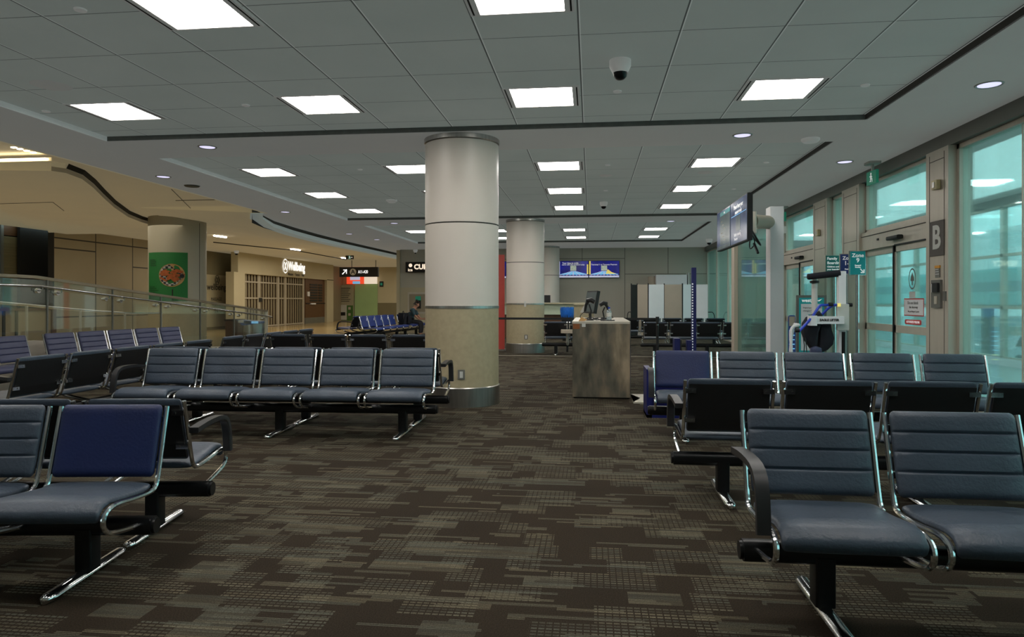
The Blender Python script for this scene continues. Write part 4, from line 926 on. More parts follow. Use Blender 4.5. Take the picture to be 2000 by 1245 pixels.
def scanner(px, py, Y, lab, k=1):
    x, z = at(px, py, Y); t = thing('barcode_scanner', (x, Y, cz), lab, 'scanner')
    MB().lathe([(0, cz), (.06, cz), (.05, cz + .02), (0, cz + .02)], x, Y, 20).build('base', 'black', t, True)
    MB().tube([(x, Y, cz + .02), (x + .02 * k, Y, (cz + z) / 2), (x - .01 * k, Y, z - .05)], .011, 8).build('stand', 'black', t, True)
    MB().tube([(x - .07 * k, Y - .02, z - .15), (x - .055 * k, Y - .02, z - .06), (x - .02 * k, Y - .02, z + .0)], [.018, .022, .026], 10).tube([(x - .05 * k, Y - .02, z + .005), (x + .02 * k, Y - .03, z + .01), (x + .07 * k, Y - .04, z - .02)], [.026, .036, .032], 12).build('head', 'blackm', t, True)
    MB().tube(smooth_path([(x - .07 * k, Y, z - .15), (x - .15 * k, Y, z - .22), (x - .12 * k, Y, cz + .02), (x + .02, Y + .05, cz + .01)]), .005, 6).build('cord', 'black', t)
x, z = at(1153, 600, 10.5)
t = thing('counter_monitor', (x, 10.5, cz), 'black monitor seen from its side on the steel counter', 'monitor')
Tm = Matrix.Translation((x + .02, 10.5, 1.33)) @ Matrix.Rotation(math.radians(-66), 4, 'Z') @ Matrix.Rotation(math.radians(-10), 4, 'X') @ Matrix.Translation((0, 0, -1.33))
MB(Tm).rbox(-.19, .19, -.02, .03, 1.16, 1.50, .01).build('shell', 'black', t); MB(Tm).box(-.18, .18, -.024, -.02, 1.18, 1.48).build('panel', mat('monitor_back', srgb(74, 88, 90), .5, var=.2), t)
MB().tube([(x, 10.52, cz + .01), (x - .01, 10.55, 1.25)], .022, 8).build('stand', 'black', t, True); MB().lathe([(0, cz), (.11, cz), (.10, cz + .015), (0, cz + .018)], x, 10.52, 20).build('base', 'black', t, True)
MB(Tm).add([(-.26, -.05, 1.16), (-.19, .03, 1.16), (-.19, .03, 1.45)], [(0, 1, 2)]).build('paper_flap', 'offwhite', t)
scanner(1152, 588, 10.1, 'black barcode scanner on a stand left of the counter monitor'); scanner(1180, 594, 10.9, 'black barcode scanner on a stand right of the counter monitor', -1)
x, _ = at(1189.5, 600, 9.95)
t = thing('water_bottle', (x, 9.95, cz), 'clear plastic water bottle with a blue cap on the steel counter', 'bottle')
MB().lathe([(0, cz), (.032, cz), (.035, cz + .01), (.035, cz + .05), (.032, cz + .06), (.035, cz + .07), (.035, cz + .125), (.02, cz + .16), (.013, cz + .165), (.013, cz + .18)], x, 9.95, 24).build('body', glassmat('clear_plastic', (.9, .95, .97), .25, (.75, .8, .85), .2), t, True)
MB().lathe([(.0355, cz + .06), (.0355, cz + .115)], x, 9.95, 24).build('label', 'offwhite', t, True); MB().cyl(x, 9.95, cz + .175, cz + .195, .017, 20).build('cap', 'brightblue', t)
t = thing('cable_tangle', (x - .2, 10.0, cz), 'tangle of black cables lying on the counter between scanner and bottle', 'cables')
random.seed(5); cbl = MB()
for k in range(5):
    px_ = [(x - .33 + .07 * i + random.uniform(-.03, .03), 10.0 + random.uniform(-.05, .25), cz + .006 + abs(random.gauss(0, .02))) for i in range(6)]
    cbl.tube(smooth_path(px_), .005, 6)
cbl.build('cable', 'black', t); MB().rbox(x - .12, x + .08, 9.9, 10.05, cz, cz + .012, .02).build('mat', 'black', t)
t = tag(MB().prism([(cx0 + .08, cz), (cx0 + .16, cz), (cx0 + .2, cz + .02), (cx0 + .12, cz + .06)], 9.75, 9.85, 'y').build('paper_scrap', mat('kraft', srgb(190, 150, 100), .7)), 'crumpled tan paper scrap on the left of the counter', 'paper')
t = thing('beige_cabinet', (0.03, 12.6, 0), 'beige speckled cabinet standing behind the steel counter', 'cabinet')
xa, za = at(1121, 594, 12.4); xb, _ = at(1160, 594, 12.4); MB().box(xa, xb, 12.4, 12.9, 0, za - .02).build('body', 'collow', t); MB().box(xa - .01, xb + .01, 12.38, 12.92, za - .02, za).build('top', 'shopbeige', t)
t = thing('waste_bin', (-.2, 18.3, 0), 'black waste bin lined with a bright blue bag left of the steel counter', 'bin')
wx, _ = at(1108, 600, 18.3)
MB().lathe([(0, .3), (.13, .3), (.155, .62), (0, .62)], wx, 18.3, 20).lathe([(.03, 0), (.03, .3)], wx, 18.3, 8).build('body', 'black', t, True)
bgp = MB(); nn = 36; prof = [(.16, 1.17), (.175, 1.18), (.18, 1.12), (.17, .98), (.15, .86), (.10, .80), (.03, .74)]
vs = []; 
for i, (r, z) in enumerate(prof):
    for k in range(nn):
        a = 2 * PI * k / nn; rr = r * (1 + .07 * math.sin(k * 2.6 + i) * (1 if i > 1 else .3)); vs.append((wx + rr * math.cos(a), 18.3 + rr * math.sin(a), z + .012 * math.sin(k * 1.7)))
bgp.add(vs, [(i * nn + k, i * nn + (k + 1) % nn, (i + 1) * nn + (k + 1) % nn, (i + 1) * nn + k) for i in range(len(prof) - 1) for k in range(nn)]).build('bag', 'bag', t, True)
MB().lathe([(0, .61), (.155, .61), (.165, 1.16), (.0, 1.16)], wx, 18.3, 20).build('upper_drum', 'black', t, True)
sx_, sz_ = at(1108, 648, 17.0)
IT = (Matrix.Translation((-.25, 17.30, 0)) @ Matrix.Rotation(PI, 4, 'Z') @ Matrix.Diagonal((.99, .99, .99, 1))).inverted()
st_ = MB(IT).rbox(sx_ - .15, sx_ + .2, 16.75, 17.05, sz_ - .03, sz_ + .05, .05).build('side_table', 'beige', side_bench, True, local=True)
MB(IT).tube([(sx_, 17.0, sz_ - .02), (sx_, 17.05, .36), (sx_, 17.25, .27)], .035, 10).build('table_bracket', 'offwhite', side_bench, True, local=True)
# stanchions with belt
def stanchion(x, y, lab, bx=None):
    t = thing('belt_stanchion', (x, y, 0), lab, 'stanchion')
    MB().lathe([(0, 0), (.17, 0), (.165, .015), (.04, .03), (.0, .03)], x, y, 28).build('base', 'black', t, True); MB().cyl(x, y, .02, .90, .03, 18).build('post', 'black', t, True)
    MB().cyl(x, y, .90, .99, .04, 18).build('belt_head', 'black', t, True); MB().lathe([(.031, .80), (.033, .80), (.033, .815)], x, y, 18).build('ring', 'chrome', t, True)
    if bx is not None: MB().box(min(bx, x), max(bx, x), y - .003, y + .003, .915, .965).build('belt', 'black', t)
sx1, _ = at(1284, 620, 15.9)
stanchion(sx1, 15.9, 'black belt post between the counter and the blue measuring column', 0.01); stanchion(-.05, 15.9, 'belt post behind the steel counter, its belt crossing the second column', -3.0); stanchion(-3.06, 15.9, 'belt post hidden behind the near column at the belt end', None)
# red banner beside second column
x, _ = at(980.5, 600, 18.6)
t = thing('red_banner', (x, 18.6, 0), 'narrow red banner stand just left of the second column', 'banner'); MB().box(x - .09, x + .07, 18.58, 18.62, .04, PY(980, 498, 18.6)[1]).build('sheet', 'red', t); MB().box(x - .12, x + .1, 18.45, 18.75, 0, .04).build('foot', 'aludark', t)
# back counter
def B(px, py, Y=25.0): return PY(px, py, Y)
t = thing('service_desk', (-2.4, 25.4, 0), 'long pale green service desk with brown base in front of the back wall', 'desk')
xa = B(955, 600)[0]; xb = B(1152, 600)[0]
DG = mat('pale_green_laminate', srgb(186, 196, 172), .5, var=.05)
MB().box(xa, xb, 25.0, 25.7, B(1100, 615)[1], B(1100, 594)[1]).build('front', DG, t); MB().box(xa - .05, xb + .05, 24.9, 25.75, B(1100, 594)[1], B(1100, 592)[1] + .01).build('top', 'shopbeige', t); MB().box(xa, xb, 25.1, 25.7, 0, B(1100, 615)[1]).build('base', 'wood', t)
x, z = B(1068, 597)
t = thing('desk_monitor', (x, 25.2, z), 'small black monitor on the service desk beside the second column', 'monitor'); zt2 = B(1068, 593)[1]
MB().rbox(x - .12, x + .12, 25.15, 25.2, zt2 + .02, zt2 + .30, .01).build('shell', 'black', t); MB().box(x - .03, x + .03, 25.16, 25.22, zt2 - .02, zt2 + .03).build('stand', 'black', t)
# wall screens
YSn = YB - .12
def wall_screen(p0, p1, lab, kind):
    x0, z1 = PY(p0, 511, YSn); x1, z0 = PY(p1, 545, YSn)
    z1 = 2.96; z0 = z1 - (x1 - x0) * .5625
    t = thing('wall_screen', ((x0 + x1) / 2, YSn, z0), lab, 'screen')
    MB().rbox(x0, x1, YSn, YSn + .06, z0, z1, .008).build('bezel', 'black', t); MB().box((x0 + x1) / 2 - .2, (x0 + x1) / 2 + .2, YSn + .06, YB, z0 + .2, z1 - .2).build('bracket', 'black', t)
    w, h = x1 - x0 - .03, z1 - z0 - .03; Tm = basis((x0 + .015, YSn, z0 + .015), (1, 0, 0))
    MB(Tm).box(0, w, 0, h, .0, .003).build('display', 'scrblue', t)
    MB(Tm).box(0, w, 0, h * .11, .003, .005).build('footer_bar', 'scrwhite', t)
    MB(Tm).box(0, w * .05, h * .18, h, .003, .005).build('left_bar', 'scrwhite' if kind == 0 else 'scryel', t)
    if kind < 2:
        if kind == 0: MB(Tm).box(w * .955, w, h * .2, h * .8, .003, .005).build('right_bar', 'scryel', t)
        MB(Tm).box(w * .4, w * .6, h * .42, h * .72, .003, .005).build('centre_picture', mat('screen_picture', (.5, .55, .5), .5, var=.7, scale=22, emit=.3, emc=(.7, .8, .6)) if kind == 0 else D.materials['screen_picture'], t)
        for k in range(-4, 5):
            a = w * .5 + k * w * .018; c = w * .5 + k * w * .115; hw_ = .006
            MB(Tm).add([(a - hw_, h * .40, .006), (a + hw_, h * .40, .006), (c + hw_ * 2, h * .13, .006), (c - hw_ * 2, h * .13, .006)], [(0, 1, 2, 3)]).build('ray', 'scrpink' if k % 2 == 0 else 'scrcy', t)
        MB(Tm).add([(w * .05, h * .2, .004), (w * .45, h * .38, .004), (w * .6, h * .38, .004), (w * .97, h * .2, .004), (w * .97, h * .17, .004), (w * .05, h * .17, .004)], [tuple(range(6))]).build('horizon_glow', 'scrcy', t)
        if kind == 1: MB(Tm).add([(w * .55, h * .22, .007), (w * .62, h * .5, .007), (w * .75, h * .32, .007), (w * .9, h * .22, .007)], [(0, 1, 2, 3)]).build('yellow_flare', 'scryel', t)
        if kind == 0: text('Your time to smile', .085, 'whitetext', t, Tm, w * .4, h * .88, .008, bold=.003); text('starts with this terminal today', .075, 'whitetext', t, Tm, w * .5, h * .78, .008, bold=.002)
        else: text('Terminal 1 to Toronto Pearson', .08, 'whitetext', t, Tm, w * .5, h * .78, .008, bold=.002)
    return t
wall_screen(1090, 1149.5, 'left blue wall screen with white text and light rays on the back wall', 0); wall_screen(1150, 1210, 'right blue wall screen with yellow flare on the back wall', 1)
x0 = PY(965, 500, YSn)[0]; wall_screen(930, 989, 'blue wall screen mostly hidden between the near and second columns', 2)
# folding screen, cabinets at back right
YP = 25.6
def fp(px, py=600, Y=YP): return PY(px, py, Y)
zt = fp(1300, 556)[1]
t = thing('folding_screen', (3, YP, 0), 'tall folding partition of white and beige panels at the back wall', 'partition')
ed = [1233, 1245, 1266, 1298, 1333, 1357, 1383]; mts = ['dark', 'beige', 'white', 'beige', 'white', 'white']
for k, (a, c) in enumerate(zip(ed[:-1], ed[1:])):
    y0 = YP + (.12 if k % 2 else 0); y1 = YP + (0 if k % 2 else .12)
    xa, xb = fp(a)[0], fp(c)[0]
    MB().add([(xa + .01, y0, .05), (xb - .01, y1, .05), (xb - .01, y1, zt), (xa + .01, y0, zt), (xa + .01, y0 + .04, .05), (xb - .01, y1 + .04, .05), (xb - .01, y1 + .04, zt), (xa + .01, y0 + .04, zt)], [(0, 1, 2, 3), (4, 7, 6, 5), (0, 4, 5, 1), (3, 2, 6, 7), (0, 3, 7, 4), (1, 5, 6, 2)]).build('panel', mts[k], t)
    MB().box(xa - .02, xa + .02, y0, y0 + .05, 0, zt + .04).build('hinge_post', 'black', t)
for (pa, pb, hook) in ((1225, 1233, 0), (1383, 1396, 1)):
    xa, xb = fp(pa)[0], fp(pb)[0]; xm = xa if not hook else xb; xo = xb if not hook else xa
    MB().tube(smooth_path([(xo, YP, fp(1300, 610)[1]), (xm, YP, fp(1300, 610)[1]), (xm, YP, .3), (xm, YP, .05)]), .015, 8).build('side_handle', 'black', t, True)
t = thing('white_cabinet', (2.9, 27.2, 0), 'tall white cabinet behind the folding screen', 'cabinet')
xa, xb = fp(1281, 540, 27.0)[0], fp(1342, 540, 27.0)[0]; MB().rbox(xa, xb, 27.0, 27.8, 0, fp(1300, 537, 27.0)[1], .02).build('body', 'white', t); MB().cyl(xa - .12, 27.3, 0, fp(1300, 540, 27)[1], .16, 24).build('round_end', 'beige', t, True); MB().box(xb + .03, xb + .09, 27.0, 27.5, 0, fp(1300, 533, 27)[1]).build('side_board', 'offwhite', t)
MB().box(xa + .02, xb - .02, 26.985, 27.0, .1, fp(1300, 539, 27)[1]).build('door', 'white', t)
# ------------------------------------------------------------------ bag sizers
def PB(px, py, Y): return PY(px, py, Y)
t = thing('bag_sizer', (.95, 8.1, 0), 'low blue metal baggage sizer frame behind the plain navy seat', 'baggage sizer')
xa = PB(1263, 760, 8.1)[0]; xb = xa + .55
MB().box(xa, xa + .06, 8.1, 8.6, 0, .56).build('side_panel', 'blue', t); MB().box(xb - .06, xb, 8.1, 8.6, 0, .56).build('side_panel', 'blue', t); MB().box(xa, xb, 8.1, 8.6, 0, .035).build('base', 'blue', t); MB().box(xa, xb, 8.56, 8.6, .0, .34).build('back_plate', 'blue', t)
t = thing('measuring_column', (1.95, 11.6, 0), 'tall blue baggage measuring column with white dashes and short blue post', 'baggage sizer')
xa, zt = PB(1351, 523, 11.6); xb = PB(1360, 523, 11.6)[0]
MB().box(xa, xb, 11.6, 11.68, 0, zt).build('tall_post', 'blue', t); ds = MB()
k = zt - .28
while k > .5: ds.box(xa + .004, xa + .022, 11.594, 11.6, k, k + .022); k -= .045
ds.build('dash_scale', 'whitetext', t)
xs_, zs_ = PB(1316, 661, 11.6); MB().box(xs_, xs_ + .09, 11.5, 11.75, 0, zs_).build('short_post', 'blue', t); MB().box(xs_ + .095, xs_ + .115, 11.5, 11.75, 0, zs_ - .02).build('post_shadow_plate', 'black', t)
MB().box(PB(1341, 665, 11.6)[0], xa, 11.55, 11.7, 0, PB(1341, 665, 11.6)[1]).build('middle_post', 'blue', t); MB().box(xs_, xb, 11.5, 11.95, 0, .03).build('base', 'blue', t)
# ------------------------------------------------------------------ glass partition with screens
GX = 3.12
t = thing('glass_partition', (GX, 14, 0), 'freestanding glass partition between tall white posts beside the hanging screens', 'partition')
MB().box(GX - .09, GX + .13, 12.2, 12.5, 0, 2.96).build('post', 'white', t); MB().box(GX - .09, GX + .09, 15.2, 15.5, 0, 2.75).build('post', 'beige', t)
MB().box(GX - .015, GX + .015, 12.5, 15.2, .05, 2.72).build('pane', 'frost', t); MB().box(GX - .03, GX + .03, 12.5, 15.2, 0, .06).box(GX - .03, GX + .03, 12.5, 15.2, 2.70, 2.75).build('rail', 'alu', t)
MB().box(GX + .13, GX + .17, 12.2, 12.3, 2.5, 2.62).build('box', 'offwhite', t)
MB().tube([(GX - .06, 12.33, 2.70), (2.62, 11.75, 2.66)], .115, 18).build('arm', 'beige', t, True)
MB().rbox(2.36, 2.66, 11.55, 11.95, 2.45, 2.8, .03).build('arm_head', 'alu', t)
MB().tube(smooth_path([(2.5, 11.5, 2.6), (2.62, 11.3, 2.3), (2.72, 11.5, 2.22), (2.66, 11.8, 2.4), (2.6, 11.9, 2.55)]), .014, 8).tube(smooth_path([(2.45, 11.2, 2.5), (2.55, 11.1, 2.25), (2.52, 11.5, 2.15), (2.6, 11.7, 2.5)]), .011, 8).tube([(2.4, 10.6, 2.2), (2.42, 10.45, 2.05)], .02, 8).build('cables', 'black', t, True)
def tv(y0, y1, lab, kind):
    t = thing('hanging_screen', (2.28, (y0 + y1) / 2, 2.23), lab, 'screen'); z0, z1 = 2.235, 2.925
    MB().rbox(2.25, 2.33, y0, y1, z0, z1, .01, ax='x' if 0 else 'z').build('bezel', 'black', t); MB().box(2.33, 2.38, y0 + .25, y1 - .25, z0 + .15, z1 - .15).build('mount', 'blackm', t)
    Tm = basis((2.25, y1 - .015, z0 + .015), (0, -1, 0)); w, h = y1 - y0 - .03, z1 - z0 - .03
    MB(Tm).box(0, w, 0, h, 0, .003).build('display', 'scrdim', t)
    if kind == 0:
        MB(Tm).box(w * .25, w * .98, h * .1, h * .86, .003, .005).build('chart', 'scrgrey', t); MB(Tm).box(w * .25, w * .98, h * .86, h * .96, .003, .006).build('teal_header', 'teal', t); MB(Tm).box(0, w, 0, h * .085, .003, .006).build('footer', 'scrgrey', t)
        text('Gate', .05, 'whitetext', t, Tm, w * .6, h * .91, .008)
        for k in range(6): MB(Tm).box(w * (.33 + .1 * (k % 3)), w * (.43 + .1 * (k % 3)), h * (.7 - .1 * k), h * (.72 - .1 * k), .005, .007).build('print_line', 'alu', t)
    else:
        text('Please have your', .10, 'whitetext', t, Tm, w * .5, h * .86, .006, sx=1.0); text('passport ready', .08, 'whitetext', t, Tm, w * .5, h * .73, .006)
        MB(Tm).box(w * .04, w * .96, h * .66, h * .67, .003, .005).build('rule', 'scrcy', t); MB(Tm).box(w * .35, w * .62, h * .28, h * .62, .003, .005).build('picture', 'scrgrey', t); text('before boarding', .075, 'whitetext', t, Tm, w * .45, h * .2, .006); text('Thank you', .06, 'whitetext', t, Tm, w * .35, h * .1, .006)
    return t
tv(11.58, 12.78, 'farther of the two hanging screens, with a teal header', 0); tv(10.36, 11.565, 'nearer of the two hanging screens, dark blue with white text', 1)
# ------------------------------------------------------------------ boarding zone signs
def zone(px0, px1, py0, py1, Y, lab, mt, lines, arrow=False, base=True):
    x0, z1 = PY(px0, py0, Y); x1, z0 = PY(px1, py1, Y); xm = (x0 + x1) / 2; w = x1 - x0
    t = thing('zone_sign', (xm, Y, 0), lab, 'sign'); Tm = basis((xm, Y, (z0 + z1) / 2), (1, 0, 0)); h = z1 - z0
    MB(Tm).rbox(-w / 2, w / 2, -h / 2, h / 2, -.015, .012, .008).build('frame', 'chrome' if arrow else 'alu', t); MB(Tm).box(-w / 2 + .012, w / 2 - .012, -h / 2 + .012, h / 2 - .012, .012, .015).build('sheet', mt, t)
    MB().tube([(xm, Y + .0, .03), (xm, Y, z0 + .01)], .028, 12).build('pole', 'chrome', t, True); MB().lathe([(0, 0), (.17, 0), (.16, .02), (.03, .035), (0, .035)], xm, Y, 28).build('base', 'alu', t, True)
    for (s, sz, b_, al) in lines: text(s, sz, 'whitetext', t, Tm, 0 if al == 'CENTER' else -w / 2 + .03, b_, .018, align=al, bold=.0015)
    if arrow:
        MB(Tm).add([(.03, -.10, .018), (.042, -.09, .018), (.085, -.135, .018), (.085, -.105, .018), (.103, -.105, .018), (.103, -.165, .018), (.043, -.165, .018), (.043, -.148, .018), (.073, -.148, .018)], [tuple(range(9))]).build('arrow', 'whitetext', t)
zone(1658.5, 1691, 490, 538, 11.75, 'teal Zone 9 boarding sign with white arrow, nearest of the zone signs', 'teal', [('Zone', .085, .12, 'CENTER'), ('9', .10, .04, 'CENTER'), ('Reward', .03, -.04, 'CENTER'), ('Boarding', .024, -.07, 'CENTER')], True)
zone(1639.5, 1672, 496, 536, 12.6, 'dark blue Zone 1-2 sign partly hidden behind the Zone 9 sign', 'navy', [('Zone', .085, .10, 'CENTER'), ('1-2', .10, .01, 'CENTER'), ('Premium', .03, -.09, 'CENTER')])
zone(1611.5, 1648, 498.5, 538, 13.4, 'green-teal Family Boarding sign, leftmost of the zone signs', mat('green_teal', srgb(30, 120, 115), .4, emit=.05), [('Family', .07, .12, 'LEFT'), ('Boarding', .07, .04, 'LEFT'), ('Children under', .04, -.03, 'LEFT'), ('your boarding', .04, -.08, 'LEFT')])
# poster stand
YQ = 11.6
x0, z1 = PY(1555, 577, YQ); x1, _ = PY(1614, 577, YQ)
t = thing('poster_stand', ((x0 + x1) / 2, YQ, 0), 'grey framed airline poster stand with teal header behind the lift', 'poster stand'); w = x1 - x0
Tm = basis((x0, YQ, 0), (1, 0, 0)); MB(Tm).rbox(0, w, .1, z1, -.02, .01, .01).build('frame', 'aludark', t); MB(Tm).box(.04, w - .04, .14, z1 - .04, .01, .014).build('backing', 'teal', t)
MB(Tm).box(.07, w - .07, .55, z1 - .14, .014, .018).build('sheet', 'white', t); text('westjet', .075, 'whitetext', t, Tm, w / 2 - .04, z1 - .085, .018, bold=.002)
MB(Tm).add([(w * .68, z1 - .09, .018), (w * .85, z1 - .06, .018), (w * .75, z1 - .10, .018)], [(0, 1, 2)]).build('swoosh', 'whitetext', t)
text('Important document', .035, 'blacktext', t, Tm, .1, z1 - .20, .02, align='LEFT'); text('changes for guests', .035, 'blacktext', t, Tm, .1, z1 - .25, .02, align='LEFT')
MB(Tm).box(w / 2 - .05, w / 2 + .05, z1 - .37, z1 - .31, .018, .02).build('icon', 'teal', t); MB(Tm).add([(w * .5, z1 - .42, .02), (w * .58, z1 - .42, .02), (w * .53, z1 - .62, .02), (w * .46, z1 - .62, .02)], [(0, 1, 2, 3)]).build('ribbon', 'teal', t)
MB().box(x0, x0 + .06, YQ - .2, YQ + .2, 0, .1).box(x1 - .06, x1, YQ - .2, YQ + .2, 0, .1).build('foot', 'aludark', t)
# blue roll-up + cart
YR = 11.2
x0, z1 = PY(1540, 616, YR); x1, _ = PY(1554, 616, YR)
t = thing('blue_rate_board', ((x0 + x1) / 2, YR, 0), 'narrow blue board with pale rounded header left of the poster stand', 'board')
MB().rbox(x0, x1, YR, YR + .03, .2, z1, .03, ax='y').build('board', 'navy', t); MB().box(x0 + .01, x1 - .01, YR - .004, YR, z1 - .17, z1 - .02).build('header', 'beige', t); MB().box(x0, x1, YR - .1, YR + .15, 0, .2).build('base', 'navy', t)
for k in range(7): MB().box(x0 + .01, x1 - .015, YR - .004, YR, z1 - .25 - k * .07, z1 - .235 - k * .07).build('yellow_line' if k > 4 else 'print_line', 'scryel' if k > 4 else 'scrcy', t)
YC_ = 9.6
t = thing('push_cart', (3.0, YC_, 0), 'white tubular cart handle beside the black bag of the lift', 'cart')
q = [PY(px, py, YC_) for px, py in ((1546, 690), (1544, 655), (1545, 643), (1551, 637), (1563, 635))]
zz0 = .08
MB().tube(smooth_path([(q[0][0], YC_, zz0), (q[0][0], YC_, q[0][1])] + [(a, YC_, c) for a, c in q[1:]] + [(q[4][0], YC_ + .4, q[4][1]), (q[0][0] + .1, YC_ + .5, zz0)]), .02, 8).build('frame', 'white', t, True)
MB().box(q[0][0], q[0][0] + .4, YC_, YC_ + .5, .06, .09).build('deck', 'alu', t)
for a in (0.03, .37):
    for c in (0.03, .47): MB().tube([(q[0][0] + a - .012, YC_ + c, .035), (q[0][0] + a + .012, YC_ + c, .035)], .035, 12).build('wheel', 'black', t)
# passenger lift
YL = 8.75
def L(px, py, Y=YL): a, c = PY(px, py, Y); return (a, Y, c)
t = thing('passenger_lift', (3.0, YL, 0), 'white passenger lift with padded black top bar and blue handles behind the third right bench', 'lift')
a = L(1645, 530); MB().box(a[0] - .05, a[0] + .035, YL - .03, YL + .04, .08, a[2]).build('mast', 'white', t)
a = L(1645, 594); c = L(1645, 645); MB().rbox(a[0] - .08, a[0] + .055, YL - .07, YL - .02, c[2], a[2], .01, ax='y').build('mast_bracket', 'offwhite', t)
a = L(1596, 545); MB().tube([(a[0], YL + .1, .10), (a[0], YL + .1, a[2])], .035, 12).build('rear_mast', 'offwhite', t, True); MB().tube([(a[0], YL + .1, a[2] - .05), (a[0], YL + .1, a[2] - .02)], .055, 12).build('collar', 'black', t, True)
p0, p1, p2 = L(1577, 541), L(1640, 534), L(1650, 533)
MB().tube([p0, (p0[0] + .01, YL, p0[2]), p1], [.03, .038, .042], 14).build('padded_bar', 'fabricblk', t, True); MB().tube([p1, p2], .025, 12).build('bar_end', 'chrome', t, True)
p0, p1 = L(1576, 625), L(1641, 626); MB().box(p0[0], p1[0], YL - .14, YL - .08, p1[2] - .04, p0[2] + .045).build('arm', 'white', t)
p0b = L(1578, 626); MB().rbox(p0b[0] - .03, p0b[0] + .06, YL - .17, YL - .06, p0b[2] - .06, p0b[2] + .06, .02).build('arm_end', 'white', t)
Tm = basis((L(1612, 625)[0], YL - .14, L(1612, 625)[2]), (1, 0, 0)); text('EAGLE LIFTER', .036, 'blacktext', t, Tm, 0, 0, .003, bold=.002)
hp_ = [L(1560, 648, YL - .2), L(1585, 622, YL - .15), L(1600, 598, YL - .12), L(1606, 596, YL - .1), L(1640, 596, YL - .05)]
MB().tube(smooth_path(hp_), .016, 10).tube(smooth_path([L(1572, 647, YL + .12), L(1600, 620, YL + .1), L(1622, 598, YL + .05), L(1632, 596, YL), L(1658, 596, YL)]), .016, 10).build('handle', 'brightblue', t, True)
for p in (L(1556, 646, YL - .2), L(1622, 595, YL - .1), L(1659, 596, YL), L(1573, 646, YL + .12)): MB().tube([(p[0] - .02, p[1], p[2]), (p[0] + .03, p[1], p[2])], .024, 10).build('grip', 'black', t, True)
p = L(1641, 596, YL - .08); MB().box(p[0] - .03, p[0], YL - .1, YL - .06, p[2] - .02, p[2] + .02).build('yellow_tag', 'scryel', t)
a = L(1643, 670); MB().tube([(a[0], YL - .08, .2), (a[0], YL - .08, L(1643, 648)[2])], .022, 10).build('actuator', 'blackm', t, True)
a = L(1641, 690); MB().box(L(1590, 690)[0], a[0] + .1, YL - .02, YL + .12, .05, .1).box(a[0] - .05, a[0] + .04, YL - .45, YL + .5, .05, .09).box(L(1596, 690)[0] - .04, L(1596, 690)[0] + .04, YL - .45, YL + .5, .05, .09).build('base_frame', 'white', t)
for sx in (L(1596, 690)[0], a[0]):
    for sy in (YL - .42, YL + .47): MB().tube([(sx - .015, sy, .035), (sx + .015, sy, .035)], .035, 14).build('wheel', 'black', t)
t = thing('black_bag', (L(1598, 650)[0], YL - .04, .7), 'black cloth sling bag hanging below the blue handles of the lift', 'bag')
def blob(pts, Y, dy, mt, name):
    m = MB(); n = len(pts); cxm = sum(p[0] for p in pts) / n; czm = sum(p[1] for p in pts) / n; rings = []
    for s, yy in ((.55, -dy), (.88, -dy * .75), (1, -dy * .2), (1, dy * .2), (.88, dy * .75), (.55, dy)):
        rings.append([PY(cxm + (px - cxm) * s, czm + (py - czm) * s, Y)[0:1] + (Y + yy,) + (PY(cxm + (px - cxm) * s, czm + (py - czm) * s, Y)[1],) for px, py in pts])
    m.add([p for r in rings for p in r], [(i * n + k, i * n + (k + 1) % n, (i + 1) * n + (k + 1) % n, (i + 1) * n + k) for i in range(5) for k in range(n)] + [tuple(range(n)), tuple(range(5 * n, 6 * n))])
    return m.build(name, mt, t, True)
blob([(1590, 612), (1600, 608), (1606, 616), (1604, 632), (1597, 650), (1596, 665), (1594, 684), (1585, 686), (1578, 676), (1570, 664), (1565, 650), (1566, 632), (1574, 620)], YL - .02, .07, 'fabricblk', 'front_pouch')
blob([(1600, 634), (1622, 632), (1624, 645), (1629, 660), (1626, 674), (1616, 684), (1604, 689), (1596, 687), (1598, 660)], YL + .0, .06, 'fabricblk', 'rear_pouch')
blob([(1583, 680), (1592, 676), (1604, 680), (1606, 692), (1580, 692)], YL - .12, .03, 'padpurple', 'lining')
MB().tube([L(1569, 660, YL - .1), L(1571, 675, YL - .1), L(1570, 692, YL - .1)], .006, 6).tube([L(1573, 660, YL - .1), L(1576, 690, YL - .1)], .006, 6).build('strap', 'black', t)
# ------------------------------------------------------------------ person and backpack
def skin(name, mt, verts, edges, root, parent, sub=2):
    me = D.meshes.new(name); me.from_pydata([v[:3] for v in verts], edges, []); o = D.objects.new(name, me); COL.objects.link(o)
    md = o.modifiers.new('skin', 'SKIN'); md.use_smooth_shade = True
    for i, v in enumerate(verts):
        r = v[3]; me.skin_vertices[0].data[i].radius = r if isinstance(r, tuple) else (r, r)
    me.skin_vertices[0].data[root].use_root = True
    s = o.modifiers.new('sub', 'SUBSURF'); s.levels = sub; s.render_levels = sub
    me.materials.append(M[mt])
    if parent: o.parent = parent
    return o
per = thing('person', (-6.95, 25.95, 0), 'seated person in dark teal-grey shirt leaning forward with hands together', 'person', rz=1.497 + .1)
